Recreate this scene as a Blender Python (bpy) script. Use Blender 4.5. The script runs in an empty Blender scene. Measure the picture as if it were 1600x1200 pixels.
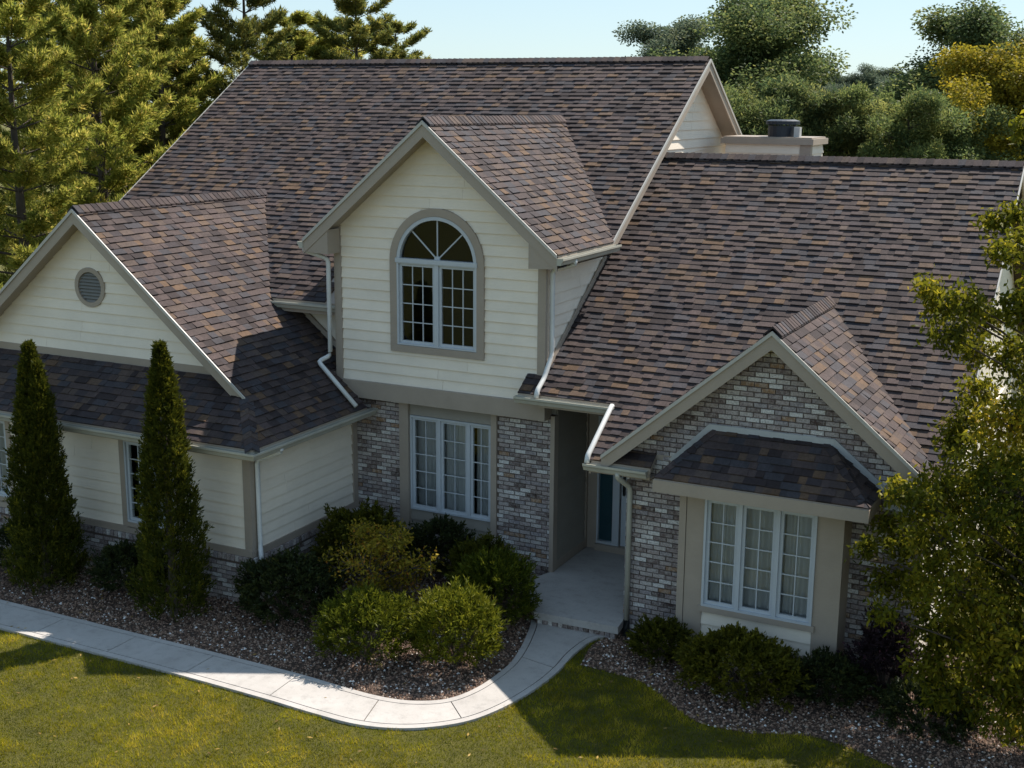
import bpy, math, random
import numpy as np
from mathutils import Vector
from mathutils.geometry import tessellate_polygon

random.seed(7); RNG = np.random.default_rng(7)
sc = bpy.context.scene
col = sc.collection
S = 1.15                      # plan units -> metres

# ------------------------------------------------------------------ camera
CAM = np.array([9.2471, -15.5561, 6.9292]); YAW, PIT, ROLL, FOC = -0.4666, 0.2180, 0.0076, 1978.03
_cy, _sy, _cp, _sp = math.cos(YAW), math.sin(YAW), math.cos(PIT), math.sin(PIT)
FW = np.array([_sy*_cp, _cy*_cp, -_sp]); _r = np.array([_cy, -_sy, 0.0]); _u = np.cross(_r, FW)
RT = math.cos(ROLL)*_r + math.sin(ROLL)*_u; UP = -math.sin(ROLL)*_r + math.cos(ROLL)*_u
cam = bpy.data.cameras.new('camera'); cam.sensor_width = 36.0; cam.lens = 36.0*FOC/1600
cam.clip_start = 0.1; cam.clip_end = 3000
co = bpy.data.objects.new('camera', cam); col.objects.link(co)
from mathutils import Matrix
M = Matrix(((RT[0], UP[0], -FW[0], CAM[0]*S), (RT[1], UP[1], -FW[1], CAM[1]*S), (RT[2], UP[2], -FW[2], CAM[2]*S), (0, 0, 0, 1)))
co.matrix_world = M
sc.camera = co

# ------------------------------------------------------------------ sky, sun, exposure
SUN_EL, SUN_AZ = 51.7, 21.5   # azimuth from +Y towards +X
w = bpy.data.worlds.new('World'); sc.world = w; w.use_nodes = True
nt = w.node_tree; bg = nt.nodes['Background']
sky = nt.nodes.new('ShaderNodeTexSky'); sky.sky_type = 'NISHITA'; sky.sun_disc = False
sky.sun_elevation = math.radians(SUN_EL); sky.sun_rotation = math.radians(SUN_AZ)
sky.air_density = 1.0; sky.dust_density = 0.3; sky.ozone_density = 1.5; sky.altitude = 100
gm_ = nt.nodes.new('ShaderNodeGamma'); gm_.inputs[1].default_value = 0.45      # tone curve: evens the whole sky out, lifting its dark side
tn_ = nt.nodes.new('ShaderNodeMix'); tn_.data_type = 'RGBA'; tn_.blend_type = 'MULTIPLY'; tn_.inputs[0].default_value = 1.0
tn_.inputs[7].default_value = (1.04, 1.235, 1.34, 1)
nt.links.new(sky.outputs[0], gm_.inputs[0]); nt.links.new(gm_.outputs[0], tn_.inputs[6]); nt.links.new(tn_.outputs[2], bg.inputs[0])
bg.inputs[1].default_value = 0.15
sl = bpy.data.lights.new('sun', 'SUN'); sl.energy = 4.0; sl.angle = math.radians(0.53); sl.color = (1.0, 0.93, 0.84)
so = bpy.data.objects.new('sun', sl); col.objects.link(so)
_e, _a = math.radians(SUN_EL), math.radians(SUN_AZ)
SUND = Vector((math.cos(_e)*math.sin(_a), math.cos(_e)*math.cos(_a), math.sin(_e)))
so.rotation_euler = SUND.to_track_quat('Z', 'Y').to_euler(); so.location = (0, 0, 40)
sc.view_settings.view_transform = 'Standard'; sc.view_settings.look = 'None'
sc.view_settings.exposure = 1.0; sc.view_settings.gamma = 1.0

# ------------------------------------------------------------------ helpers
def proj(P):
    d = np.asarray(P, float) - CAM; z = d @ FW
    return np.array([800 + FOC*(d @ RT)/z, 600 - FOC*(d @ UP)/z])
def projN(P):
    d = P - CAM; z = d @ FW
    return 800 + FOC*(d @ RT)/z, 600 - FOC*(d @ UP)/z
def ray(u, v):
    return FW + (u-800)/FOC*RT - (v-600)/FOC*UP
def at_dist(u, v, dist):
    d = ray(u, v); return CAM + d/math.hypot(d[0], d[1])*dist
def at_y(u, v, y):
    d = ray(u, v); return CAM + d*(y-CAM[1])/d[1]
def at_z(u, v, z=0.0):
    d = ray(u, v); return CAM + d*(z-CAM[2])/d[2]

def tag(o, label=None, cat=None, group=None, kind=None):
    if label: o['label'] = label
    if cat: o['category'] = cat
    if group: o['group'] = group
    if kind: o['kind'] = kind
    return o
def empty(name, loc=(0, 0, 0), parent=None):
    o = bpy.data.objects.new(name, None); col.objects.link(o); o.location = [c*S for c in loc]
    o.parent = parent; o.empty_display_size = 0.2
    return o
def link(name, me, mat, parent=None, loc=None):
    o = bpy.data.objects.new(name, me); col.objects.link(o)
    if mat is not None and not me.materials: me.materials.append(mat)
    if parent is not None: o.parent = parent
    if loc is not None: o.location = [c*S for c in loc]
    return o

class MB:
    def __init__(s): s.v = []; s.f = []; s.r = []
    def add(s, vs, fs, rnd=0.5):
        n = len(s.v); s.v.extend([tuple(map(float, p)) for p in vs])
        for f in fs: s.f.append(tuple(i+n for i in f)); s.r.append(rnd)
        return s
    def box(s, x0, x1, y0, y1, z0, z1, rnd=0.5):
        return s.add([(x0,y0,z0),(x1,y0,z0),(x1,y1,z0),(x0,y1,z0),(x0,y0,z1),(x1,y0,z1),(x1,y1,z1),(x0,y1,z1)],
              [(0,3,2,1),(4,5,6,7),(0,1,5,4),(1,2,6,5),(2,3,7,6),(3,0,4,7)], rnd)
    def prism(s, pts, off, rnd=0.5):
        n = len(pts); pts = [Vector(p) for p in pts]; off = Vector(off)
        vs = pts + [p+off for p in pts]
        nrm = Vector((0, 0, 0))
        for i in range(n): nrm += (pts[i]-pts[0]).cross(pts[(i+1) % n]-pts[0])
        fl = nrm.dot(off) > 0
        a, b = list(range(n)), list(range(n, 2*n))
        fs = [tuple(reversed(a)), tuple(b)] if fl else [tuple(a), tuple(reversed(b))]
        for i in range(n):
            j = (i+1) % n
            fs.append((i, j, n+j, n+i) if fl else (j, i, n+i, n+j))
        return s.add(vs, fs, rnd)
    def bar(s, p, q, w, h, up=(0, 0, 1), rnd=0.5, drop=0.0):
        p, q, up = Vector(p), Vector(q), Vector(up); d = (q-p).normalized()
        a = d.cross(up).normalized()*(w/2); b = a.cross(d).normalized()
        b = b*(h/2)*(1 if b.dot(up) >= 0 else -1)
        vs = [p-a-b, p+a-b, p+a+b, p-a+b, q-a-b, q+a-b, q+a+b, q-a+b]
        return s.add(vs, [(0,1,2,3),(7,6,5,4),(0,4,5,1),(1,5,6,2),(2,6,7,3),(3,7,4,0)], rnd)
    def tube(s, pts, rad, n=8, rnd=0.5, cap=True):
        pts = [Vector(p) for p in pts]; rings = []
        base = len(s.v); vs = []; fs = []
        ref = Vector((0.13, 0.27, 0.95))
        for i, p in enumerate(pts):
            d = (pts[min(i+1, len(pts)-1)] - pts[max(i-1, 0)]).normalized()
            a = d.cross(ref)
            if a.length < 1e-3: a = d.cross(Vector((1, 0, 0)))
            a.normalize(); b = d.cross(a)
            r = rad[i] if isinstance(rad, (list, tuple)) else rad
            for k in range(n):
                t = 2*math.pi*k/n; vs.append(p + a*math.cos(t)*r + b*math.sin(t)*r)
        for i in range(len(pts)-1):
            for k in range(n):
                k2 = (k+1) % n; fs.append((i*n+k, i*n+k2, (i+1)*n+k2, (i+1)*n+k))
        if cap: fs.append(tuple(reversed(range(n)))); fs.append(tuple(range((len(pts)-1)*n, len(pts)*n)))
        return s.add(vs, fs, rnd)
    def mesh(s, name):
        me = bpy.data.meshes.new(name)
        me.from_pydata([(x*S, y*S, z*S) for x, y, z in s.v], [], s.f)
        at = me.attributes.new('rnd', 'FLOAT', 'FACE'); at.data.foreach_set('value', np.array(s.r, dtype=np.float32))
        me.update(); return me
    def build(s, name, mat, parent=None, loc=None):
        return link(name, s.mesh(name), mat, parent, loc)

def quads_mesh(name, V, rnd, nv=4):
    """V: (N,nv,3) array of leaf / blade polygons, rnd: (N,)"""
    N = V.shape[0]; me = bpy.data.meshes.new(name)
    me.vertices.add(N*nv); me.vertices.foreach_set('co', (V.reshape(-1)*S).astype(np.float32))
    me.loops.add(N*nv); me.loops.foreach_set('vertex_index', np.arange(N*nv, dtype=np.int32))
    me.polygons.add(N); me.polygons.foreach_set('loop_start', (np.arange(N)*nv).astype(np.int32))
    try: me.polygons.foreach_set('loop_total', np.full(N, nv, dtype=np.int32))
    except Exception: pass
    at = me.attributes.new('rnd', 'FLOAT', 'FACE'); at.data.foreach_set('value', rnd.astype(np.float32))
    me.update(calc_edges=True); me.validate(); return me

# ------------------------------------------------------------------ materials
def nodes(name):
    m = bpy.data.materials.new(name); m.use_nodes = True
    t = m.node_tree; return m, t, t.nodes['Principled BSDF']
def mixc(t, f, a, b, mode='MIX'):
    n = t.nodes.new('ShaderNodeMix'); n.data_type = 'RGBA'; n.blend_type = mode
    for i, x in ((0, f), (6, a), (7, b)):
        if hasattr(x, 'is_output') or hasattr(x, 'links'): t.links.new(x, n.inputs[i])
        else: n.inputs[i].default_value = x if i == 0 else (*x, 1) if len(x) == 3 else x
    return n.outputs[2]
def noise(t, scale, detail=4, rough=.6, vec=None, stretch=None):
    n = t.nodes.new('ShaderNodeTexNoise'); n.inputs['Scale'].default_value = scale
    n.inputs['Detail'].default_value = detail; n.inputs['Roughness'].default_value = rough
    g = t.nodes.new('ShaderNodeNewGeometry').outputs['Position'] if vec is None else vec
    if stretch:
        mp = t.nodes.new('ShaderNodeMapping'); mp.inputs['Scale'].default_value = stretch
        t.links.new(g, mp.inputs['Vector']); g = mp.outputs[0]
    t.links.new(g, n.inputs['Vector']); return n.outputs[0]
def ramp(t, fac, stops, interp='LINEAR'):
    n = t.nodes.new('ShaderNodeValToRGB'); n.color_ramp.interpolation = interp
    e = n.color_ramp.elements
    while len(e) < len(stops): e.new(0.5)
    for i, (p, c) in enumerate(stops): e[i].position = p; e[i].color = (*c, 1) if len(c) == 3 else c
    t.links.new(fac, n.inputs[0]); return n.outputs[0]
def bump(t, b, fac, strength, dist=.01):
    n = t.nodes.new('ShaderNodeBump'); n.inputs['Strength'].default_value = strength; n.inputs['Distance'].default_value = dist
    t.links.new(fac, n.inputs['Height']); t.links.new(n.outputs[0], b.inputs['Normal'])
def attr(t, name='rnd'):
    n = t.nodes.new('ShaderNodeAttribute'); n.attribute_name = name; return n.outputs['Fac']
G3 = lambda g: (g, g, g)
def paint(name, c, rough=.55, dirt=.12, scale=3.0, grain=None, bmp=.15):
    m, t, b = nodes(name)
    n1 = ramp(t, noise(t, scale, 6, .65), [(.3, G3(1-dirt)), (.7, G3(1+dirt*.3))])
    n2 = ramp(t, noise(t, 55, 3, .6, stretch=grain), [(.3, G3(.95)), (.7, G3(1.03))])
    c1 = mixc(t, 1.0, c, n1, 'MULTIPLY'); c2 = mixc(t, 1.0, c1, n2, 'MULTIPLY')
    r = mixc(t, .22, c2, ramp(t, attr(t), [(0, [x*.82 for x in c]), (1, [min(1, x*1.1) for x in c])]))
    t.links.new(r, b.inputs['Base Color']); b.inputs['Roughness'].default_value = rough
    bump(t, b, noise(t, 120, 4, .6, stretch=grain), bmp, .004)
    return m
CREAM = paint('cream_siding_paint', (.86, .76, .63), .6, .10, 1.6, (.15, .15, 3), .25)
TAUPE = paint('taupe_trim_paint', (.37, .305, .245), .5, .12, 2.2, (.3, .3, 2))
TAUPE_SIDING = paint('taupe_siding_paint', (.30, .27, .225), .6, .12, 2.2, (.15, .15, 3), .25)
LIGHT = paint('pale_grey_metal_edge', (.48, .455, .41), .4, .12, 3)
GUTTER = paint('gutter_metal_paint', (.47, .45, .38), .35, .22, 2.5)
SPOUT = paint('white_downspout_paint', (.68, .68, .66), .35, .15, 2.5)
WHITE = paint('white_window_paint', (.50, .53, .56), .4, .08, 3)
DARKMETAL = paint('dark_flue_metal', (.012, .018, .03), .45, .3, 4)
BLACK = paint('black_plastic', (.012, .012, .013), .5, .3, 6)
SLAT = paint('grey_vent_paint', (.22, .21, .19), .5, .1, 4)
ROOM = paint('painted_room_darkness', (.014, .016, .019), .9, .2, 2)  # near-black: the darkness of the unlit rooms is put into the colour
TEAL = paint('teal_door_paint', (.012, .075, .10), .35, .2, 3)
FLASH = paint('pale_flashing_metal', (.45, .46, .46), .4, .15, 5)

def shingle_mat():
    m, t, b = nodes('asphalt_shingle')
    r = attr(t)
    base = ramp(t, r, [(0, (.036, .026, .026)), (.16, (.064, .046, .043)), (.32, (.051, .046, .051)), (.48, (.076, .054, .050)),
        (.62, (.046, .036, .038)), (.74, (.086, .061, .050)), (.85, (.104, .068, .047)), (.91, (.118, .072, .044)), (.95, (.066, .048, .044))], 'CONSTANT')
    g = ramp(t, noise(t, 260, 2, .7), [(.32, G3(.55)), (.68, G3(1.45))])
    s = ramp(t, noise(t, .9, 5, .6), [(.3, G3(.85)), (.7, G3(1.1))])
    m2 = ramp(t, noise(t, 22, 3, .6), [(.3, G3(.8)), (.7, G3(1.18))])
    strk = ramp(t, noise(t, 2.2, 5, .7, stretch=(1.6, .35, .35)), [(.32, G3(.78)), (.62, G3(1.1))])
    c = mixc(t, 1, mixc(t, 1, mixc(t, 1, mixc(t, 1, base, g, 'MULTIPLY'), s, 'MULTIPLY'), m2, 'MULTIPLY'), strk, 'MULTIPLY')
    t.links.new(c, b.inputs['Base Color']); b.inputs['Roughness'].default_value = .88
    b.inputs['Specular IOR Level'].default_value = .3
    bump(t, b, noise(t, 260, 2, .7), .5, .004); return m
SHINGLE = shingle_mat()
def brick_mat():
    m, t, b = nodes('tumbled_brick')
    r = attr(t)
    base = ramp(t, r, [(0, (.075, .045, .038)), (.05, (.17, .125, .115)), (.17, (.26, .205, .195)), (.34, (.37, .315, .295)), (.48, (.27, .235, .24)),
        (.60, (.47, .42, .39)), (.74, (.62, .59, .56)), (.90, (.28, .165, .09)), (.93, (.33, .265, .245))], 'CONSTANT')
    wash = ramp(t, noise(t, 16, 5, .7), [(.42, G3(0)), (.66, G3(1))])
    c = mixc(t, mixc(t, 1, wash, G3(.5), 'MULTIPLY'), base, (.55, .51, .47))
    dk = ramp(t, noise(t, 42, 4, .7), [(.33, G3(.5)), (.55, G3(1.08))])
    c = mixc(t, 1, c, dk, 'MULTIPLY')
    t.links.new(c, b.inputs['Base Color']); b.inputs['Roughness'].default_value = .9
    bump(t, b, noise(t, 60, 5, .7), .7, .01); return m
BRICK = brick_mat()
MORTAR = paint('brown_mortar', (.13, .095, .078), .95, .3, 12, None, .6)
def conc_mat():
    m, t, b = nodes('concrete')
    a = ramp(t, noise(t, 1.7, 6, .6), [(.3, (.40, .37, .34)), (.7, (.48, .45, .42))])
    g = ramp(t, noise(t, 150, 3, .7), [(.3, G3(.86)), (.7, G3(1.1))])
    st = ramp(t, noise(t, 7, 6, .75), [(.28, G3(.78)), (.5, G3(1.0))])
    rr = ramp(t, attr(t), [(0, G3(.9)), (1, G3(1.05))])
    c = mixc(t, 1, mixc(t, 1, mixc(t, 1, a, g, 'MULTIPLY'), st, 'MULTIPLY'), rr, 'MULTIPLY')
    t.links.new(c, b.inputs['Base Color']); b.inputs['Roughness'].default_value = .9
    bump(t, b, noise(t, 150, 3, .7), .3, .004); return m
CONC = conc_mat()
def soil_mat():
    m, t, b = nodes('bed_soil')
    c = ramp(t, noise(t, 30, 6, .7), [(.3, (.04, .026, .018)), (.7, (.11, .07, .048))])
    t.links.new(c, b.inputs['Base Color']); b.inputs['Roughness'].default_value = .95
    bump(t, b, noise(t, 45, 6, .7), 1.0, .03); return m
def gravel_mat():
    m, t, b = nodes('river_gravel')
    c = ramp(t, attr(t), [(0, (.10, .055, .035)), (.3, (.20, .12, .08)), (.5, (.28, .175, .12)), (.7, (.14, .085, .06)), (.85, (.34, .26, .20)), (.955, (.70, .66, .62))], 'CONSTANT')
    t.links.new(c, b.inputs['Base Color']); b.inputs['Roughness'].default_value = .8; return m
def ground_mat():
    m, t, b = nodes('lawn_ground')
    c = ramp(t, noise(t, 3.5, 8, .7), [(.3, (.07, .068, .005)), (.55, (.115, .105, .007)), (.75, (.15, .125, .010))])
    c2 = mixc(t, 1, c, ramp(t, noise(t, 90, 4, .7), [(.3, G3(.45)), (.7, G3(1.3))]), 'MULTIPLY')
    t.links.new(c2, b.inputs['Base Color']); b.inputs['Roughness'].default_value = .95
    bump(t, b, noise(t, 90, 4, .7), 1, .03); return m
def leaf_mat(name, stops, transl=.35, rough=.55, patch=2.5, pamp=.25):
    m, t, b = nodes(name)
    c = ramp(t, attr(t), stops)
    c = mixc(t, 1, c, ramp(t, noise(t, patch, 3, .5), [(.3, G3(1-pamp)), (.7, G3(1+pamp))]), 'MULTIPLY')
    t.links.new(c, b.inputs['Base Color']); b.inputs['Roughness'].default_value = rough
    b.inputs['Specular IOR Level'].default_value = .12
    tr = t.nodes.new('ShaderNodeBsdfTranslucent'); t.links.new(c, tr.inputs[0])
    mx = t.nodes.new('ShaderNodeMixShader'); mx.inputs[0].default_value = transl
    out = t.nodes['Material Output']
    t.links.new(b.outputs[0], mx.inputs[1]); t.links.new(tr.outputs[0], mx.inputs[2]); t.links.new(mx.outputs[0], out.inputs[0])
    return m
GRASS = leaf_mat('grass_blade', [(0, (.10, .115, .004)), (.45, (.235, .225, .008)), (.8, (.38, .32, .014)), (1, (.58, .44, .06))], .45, .6, 1.6, .3)
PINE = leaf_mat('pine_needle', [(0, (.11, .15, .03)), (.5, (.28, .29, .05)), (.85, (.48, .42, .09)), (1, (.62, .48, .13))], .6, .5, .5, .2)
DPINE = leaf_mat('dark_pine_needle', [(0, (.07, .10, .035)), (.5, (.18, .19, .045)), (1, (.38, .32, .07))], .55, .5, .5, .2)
ARB = leaf_mat('arborvitae_scale', [(0, (.035, .048, .008)), (.6, (.085, .09, .010)), (1, (.22, .19, .016))], .35, .55, 3, .2)
YEW = leaf_mat('yew_needle', [(0, (.04, .056, .007)), (.5, (.115, .13, .011)), (1, (.28, .26, .02))], .4, .5, 4, .2)
DKSHRUB = leaf_mat('dark_shrub_leaf', [(0, (.018, .028, .012)), (.6, (.04, .05, .015)), (1, (.09, .085, .02))], .3, .5, 4, .2)
OLIVE = leaf_mat('olive_shrub_leaf', [(0, (.045, .052, .007)), (.6, (.105, .10, .010)), (1, (.19, .165, .016))], .35, .5, 4, .2)
GOLD = leaf_mat('golden_shrub_leaf', [(0, (.10, .10, .012)), (.5, (.24, .20, .02)), (.85, (.48, .34, .04)), (1, (.52, .24, .04))], .45, .5, 4, .2)
PURPLE = leaf_mat('purple_shrub_leaf', [(0, (.018, .014, .016)), (.7, (.045, .026, .032)), (1, (.2, .075, .105))], .25, .5, 4, .2)
ASH = leaf_mat('ash_leaf', [(0, (.05, .065, .008)), (.5, (.15, .15, .012)), (.9, (.36, .30, .024)), (1, (.48, .34, .03))], .55, .45, 2, .2)
BROAD = leaf_mat('broad_leaf', [(0, (.07, .11, .05)), (.5, (.15, .19, .065)), (1, (.31, .30, .09))], .55, .55, .6, .2)
SOFT = leaf_mat('soft_pine_needle', [(0, (.07, .11, .045)), (.5, (.17, .21, .065)), (1, (.35, .34, .10))], .55, .5, .6, .2)
YELLOWING = leaf_mat('yellowing_leaf', [(0, (.13, .13, .018)), (.5, (.30, .25, .025)), (1, (.50, .36, .035))], .45, .55, .6, .2)
BLUEFAR = leaf_mat('haze_tinted_leaf', [(0, (.07, .11, .08)), (.5, (.13, .17, .11)), (1, (.24, .25, .12))], .4, .6, .3, .2)  # blue of distance haze mixed into the leaf colour itself
BARK = paint('bark', (.085, .065, .05), .95, .35, 9, (3, 3, .5), 1.0)
def glass_mat():
    m, t, b = nodes('window_glass'); t.nodes.remove(b)
    tr = t.nodes.new('ShaderNodeBsdfTransparent'); tr.inputs[0].default_value = (.86, .9, .9, 1)
    gl = t.nodes.new('ShaderNodeBsdfGlossy'); gl.inputs['Roughness'].default_value = .02; gl.inputs[0].default_value = (.9, .95, 1, 1)
    fr = t.nodes.new('ShaderNodeFresnel'); fr.inputs[0].default_value = 1.5
    mx = t.nodes.new('ShaderNodeMixShader'); t.links.new(fr.outputs[0], mx.inputs[0])
    t.links.new(tr.outputs[0], mx.inputs[1]); t.links.new(gl.outputs[0], mx.inputs[2])
    t.links.new(mx.outputs[0], t.nodes['Material Output'].inputs[0]); return m
GLASS = glass_mat()
def curtain_mat():
    m, t, b = nodes('sheer_curtain')
    b.inputs['Base Color'].default_value = (.56, .55, .55, 1); b.inputs['Roughness'].default_value = .9
    tr = t.nodes.new('ShaderNodeBsdfTranslucent'); tr.inputs[0].default_value = (.6, .6, .62, 1)
    mx = t.nodes.new('ShaderNodeMixShader'); mx.inputs[0].default_value = .12
    t.links.new(b.outputs[0], mx.inputs[1]); t.links.new(tr.outputs[0], mx.inputs[2])
    t.links.new(mx.outputs[0], t.nodes['Material Output'].inputs[0]); return m
CURTAIN = curtain_mat()

# ------------------------------------------------------------------ house dimensions
yr, zr, s1, xl, xr, ye1 = 6.2538, 7.6966, .6489, -7.8717, 2.0665, .416
yd, zd, sd, wd = -.0261, 6.6735, .8373, 2.0962
xw, yw, zw, sw, xwe, ywf, sp = -4.8573, -1.8535, 5.3652, .8186, -1.2008, -2.5225, .75
yr2, zr2, s2, xR = 4.6793, 6.0945, .6714, 7.4521
xg, yg, zg, sg = 5.3304, -.8922, 4.2915, .8392
yge, xpl, xst, ygw, ydw, xdw, ybw = -.8459, 1.5029, 2.9833, -.6376, .3192, 1.7655, .4391
xgc, xbr = 3.44, 1.87
zwe = zw - sw*(xwe-xw)
zm = lambda y: zr - s1*(yr-y)
ym = lambda z: yr - (zr-z)/s1
z2 = lambda y: zr2 - s2*(yr2-y)
y2 = lambda z: yr2 - (zr2-z)/s2
zD = lambda x: zd - sd*abs(x)
zW = lambda x: zw - sw*abs(x-xw)
zG = lambda x: zg - sg*abs(x-xg)
zP = lambda y: zwe + sp*(y-ywf)
E_ = (xwe, ywf); K_ = (xw + (zw-zP(yw))/sw, yw)
yGW = -1.55; yWF = ywf+.32; xWR = xwe-.32

house = tag(empty('house'), 'cream siding and whitewashed brick house with brown shingle gable roofs', 'house')

# ------------------------------------------------------------------ shingled roofs
def clip_poly(sub, clip):
    out = sub; n = len(clip)
    area = sum(clip[i][0]*clip[(i+1) % n][1]-clip[(i+1) % n][0]*clip[i][1] for i in range(n))
    sg_ = 1 if area > 0 else -1
    for i in range(n):
        a, b = clip[i], clip[(i+1) % n]; inp = out; out = []
        if not inp: return []
        side = lambda p: sg_*((b[0]-a[0])*(p[1]-a[1])-(b[1]-a[1])*(p[0]-a[0]))
        for k in range(len(inp)):
            p, q = inp[k], inp[(k+1) % len(inp)]; sp_, sq = side(p), side(q)
            if sp_ >= 0: out.append(p)
            if (sp_ > 0 and sq < 0) or (sp_ < 0 and sq > 0):
                tt = sp_/(sp_-sq); out.append((p[0]+(q[0]-p[0])*tt, p[1]+(q[1]-p[1])*tt))
    return out

EXPO = .121
SH_ITEMS = []    # (area, visible, verts, faces, rnd, roof)
def roof_plane(roof, polys, dn, p0, slope, zf, hidden=None, offset=0.0, expo=EXPO, seed=0):
    """polys: convex plan polygons; dn: unit plan vector pointing down-slope; p0: plan point on the eave line"""
    rr = random.Random(seed)
    c = 1/math.sqrt(1+slope*slope); ax = (-dn[1], dn[0]); upd = (-dn[0], -dn[1])
    n3 = Vector((dn[0]*slope, dn[1]*slope, 1)).normalized()
    uv = lambda p: ((p[0]-p0[0])*ax[0]+(p[1]-p0[1])*ax[1], ((p[0]-p0[0])*upd[0]+(p[1]-p0[1])*upd[1])/c)
    def to3(u, v, h):
        x = p0[0]+u*ax[0]+v*c*upd[0]; y = p0[1]+u*ax[1]+v*c*upd[1]
        return Vector((x, y, zf(x, y)+offset)) + n3*h
    puv = [[uv(p) for p in P] for P in polys]
    umin = min(q[0] for P in puv for q in P); umax = max(q[0] for P in puv for q in P)
    vmin = min(q[1] for P in puv for q in P); vmax = max(q[1] for P in puv for q in P)
    k = 0; v = vmin-.02
    while v < vmax:
        u = umin - rr.random()*.3; thick = rr.random() < .5
        while u < umax:
            wdt = rr.choice((.10, .14, .17, .2, .24)); thick = not thick if rr.random() < .75 else thick
            t0 = .024 if thick else .013; t0 += rr.uniform(-.001, .002)
            rnd = rr.random(); bot = v + (rr.uniform(-.004, .004))
            rect = [(u, bot), (u+wdt, bot), (u+wdt, v+expo+.012), (u, v+expo+.012)]
            for P in puv:
                if u > max(q[0] for q in P) or u+wdt < min(q[0] for q in P): continue
                pg = clip_poly(rect, P)
                if len(pg) < 3: continue
                ar = abs(sum(pg[i][0]*pg[(i+1) % len(pg)][1]-pg[(i+1) % len(pg)][0]*pg[i][1] for i in range(len(pg))))/2
                if ar < 2e-5: continue
                cu = sum(q[0] for q in pg)/len(pg); cv = sum(q[1] for q in pg)/len(pg)
                cp3 = to3(cu, cv, .0)
                if hidden and hidden(cp3.x, cp3.y, cp3.z): continue
                hh = lambda vv: max(.003, t0*(1-(vv-bot)/(expo+.03)) + .004)
                top = [to3(a, b, hh(b)) for a, b in pg]; bt = [to3(a, b, -.002) for a, b in pg]
                n = len(pg); fs = [tuple(range(n))] + [(j, i, n+i, n+j) for i, j in ((i, (i+1) % n) for i in range(n))]
                nn = (top[1]-top[0]).cross(top[2]-top[0])
                if nn.z < 0: fs = [tuple(reversed(f)) for f in fs]
                px = [proj(p) for p in top]
                pa = abs(sum(px[i][0]*px[(i+1) % n][1]-px[(i+1) % n][0]*px[i][1] for i in range(n)))/2
                vis = n3.dot(Vector(CAM)-cp3) > 0 and 10 < px[0][0] < 1400 and 10 < px[0][1] < 1190
                SH_ITEMS.append((pa if vis else 0, [tuple(p) for p in top+bt], fs, rnd, roof))
            u += wdt
        v += expo; k += 1

def deck(parts, zf, thick, mb=None, top=0.0):
    mb = mb or MB()
    for P in parts:
        mb.prism([(x, y, zf(x, y)+top) for x, y in P], (0, 0, -thick))
    return mb
def roof_part(polys, zf, mat=TAUPE, thick=.07, label=None):
    o = deck(polys, zf, thick, top=-.004).build('roof', mat, house)
    if label: o['label'] = label
    return o
fm = lambda x, y: zm(y); fm2 = lambda x, y: zm(2*yr-y)
f2 = lambda x, y: z2(y); f2b = lambda x, y: z2(2*yr2-y)
fD = lambda x, y: zD(x); fW = lambda x, y: zW(x); fG = lambda x, y: zG(x); fP = lambda x, y: zP(y)

# main roof
mainA = [(xl, ye1), (-xdw, ye1), (-xdw, yr), (xl, yr)]
mainB = [(-xdw, 1.9), (1.75, 1.9), (1.75, yr), (-xdw, yr)]
mainC = [(1.75, 1.95), (xr, 1.95), (xr, yr), (1.75, yr)]
R_main = roof_part([mainA, mainB, mainC], fm, label='tall main roof slope facing the lawn')
roof_plane(R_main, [mainA, mainB, mainC], (0, -1), (0, ye1), s1, fm,
    hidden=lambda x, y, z: (zD(x) > z+.04 and abs(x) < wd) or (zW(x) > z+.04 and x > 2*xw-xwe), seed=1)
roof_part([[(xl, yr), (xr, yr), (xr, 12.0), (xl, 12.0)]], fm2, SHINGLE)
# dormer
dR = [(0, yd), (wd, yd), (wd, ym(zD(wd))), (0, ym(zd))]; dL = [(-x, y) for x, y in dR]
R_dor = roof_part([dR], fD, label='sunlit slope of the two storey gable over the arched window')
R_dorL = roof_part([dL], fD)
roof_plane(R_dor, [dR], (1, 0), (wd, 0), sd, fD, seed=2, offset=.004)
roof_plane(R_dorL, [dL], (-1, 0), (-wd, 0), sd, fD, seed=3, offset=.004)
# left wing
xv = xw + (zw-zm(ye1))/sw
W1 = [E_, (xwe, .26), (K_[0], .26), K_]
W2 = [(xv, yw), (K_[0], yw), (K_[0], .84), (xv, .84)]
W3 = [(xv, yw), (xv, ye1), (xw, ym(zw)), (xw, yw)]
R_wing = roof_part([W1, W2, W3], fW, label='wing gable slope with the dormer shadow across it')
roof_plane(R_wing, [W1, W2, W3], (1, 0), (xwe, 0), sw, fW, seed=4)
mir = lambda P: [(2*xw-x, y) for x, y in P]
R_wingL = roof_part([mir(W2), mir(W3), [(2*xw-xwe, yw), (2*xw-K_[0], yw), (2*xw-K_[0], .84), (2*xw-xwe, .84)]], fW, SHINGLE)
PEN = [(2*xw-xwe, ywf), E_, (xw+(zw-zP(yGW))/sw, yGW), (2*xw-xwe, yGW)]
R_pent = roof_part([PEN], fP, label='low shaded pent roof below the wing gable')
roof_plane(R_pent, [[PEN[0], PEN[1], (xw+(zw-zP(yGW-.04))/sw, yGW-.04), (PEN[3][0], yGW-.04)]], (0, -1), (0, ywf), sp, fP, seed=5)
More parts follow.
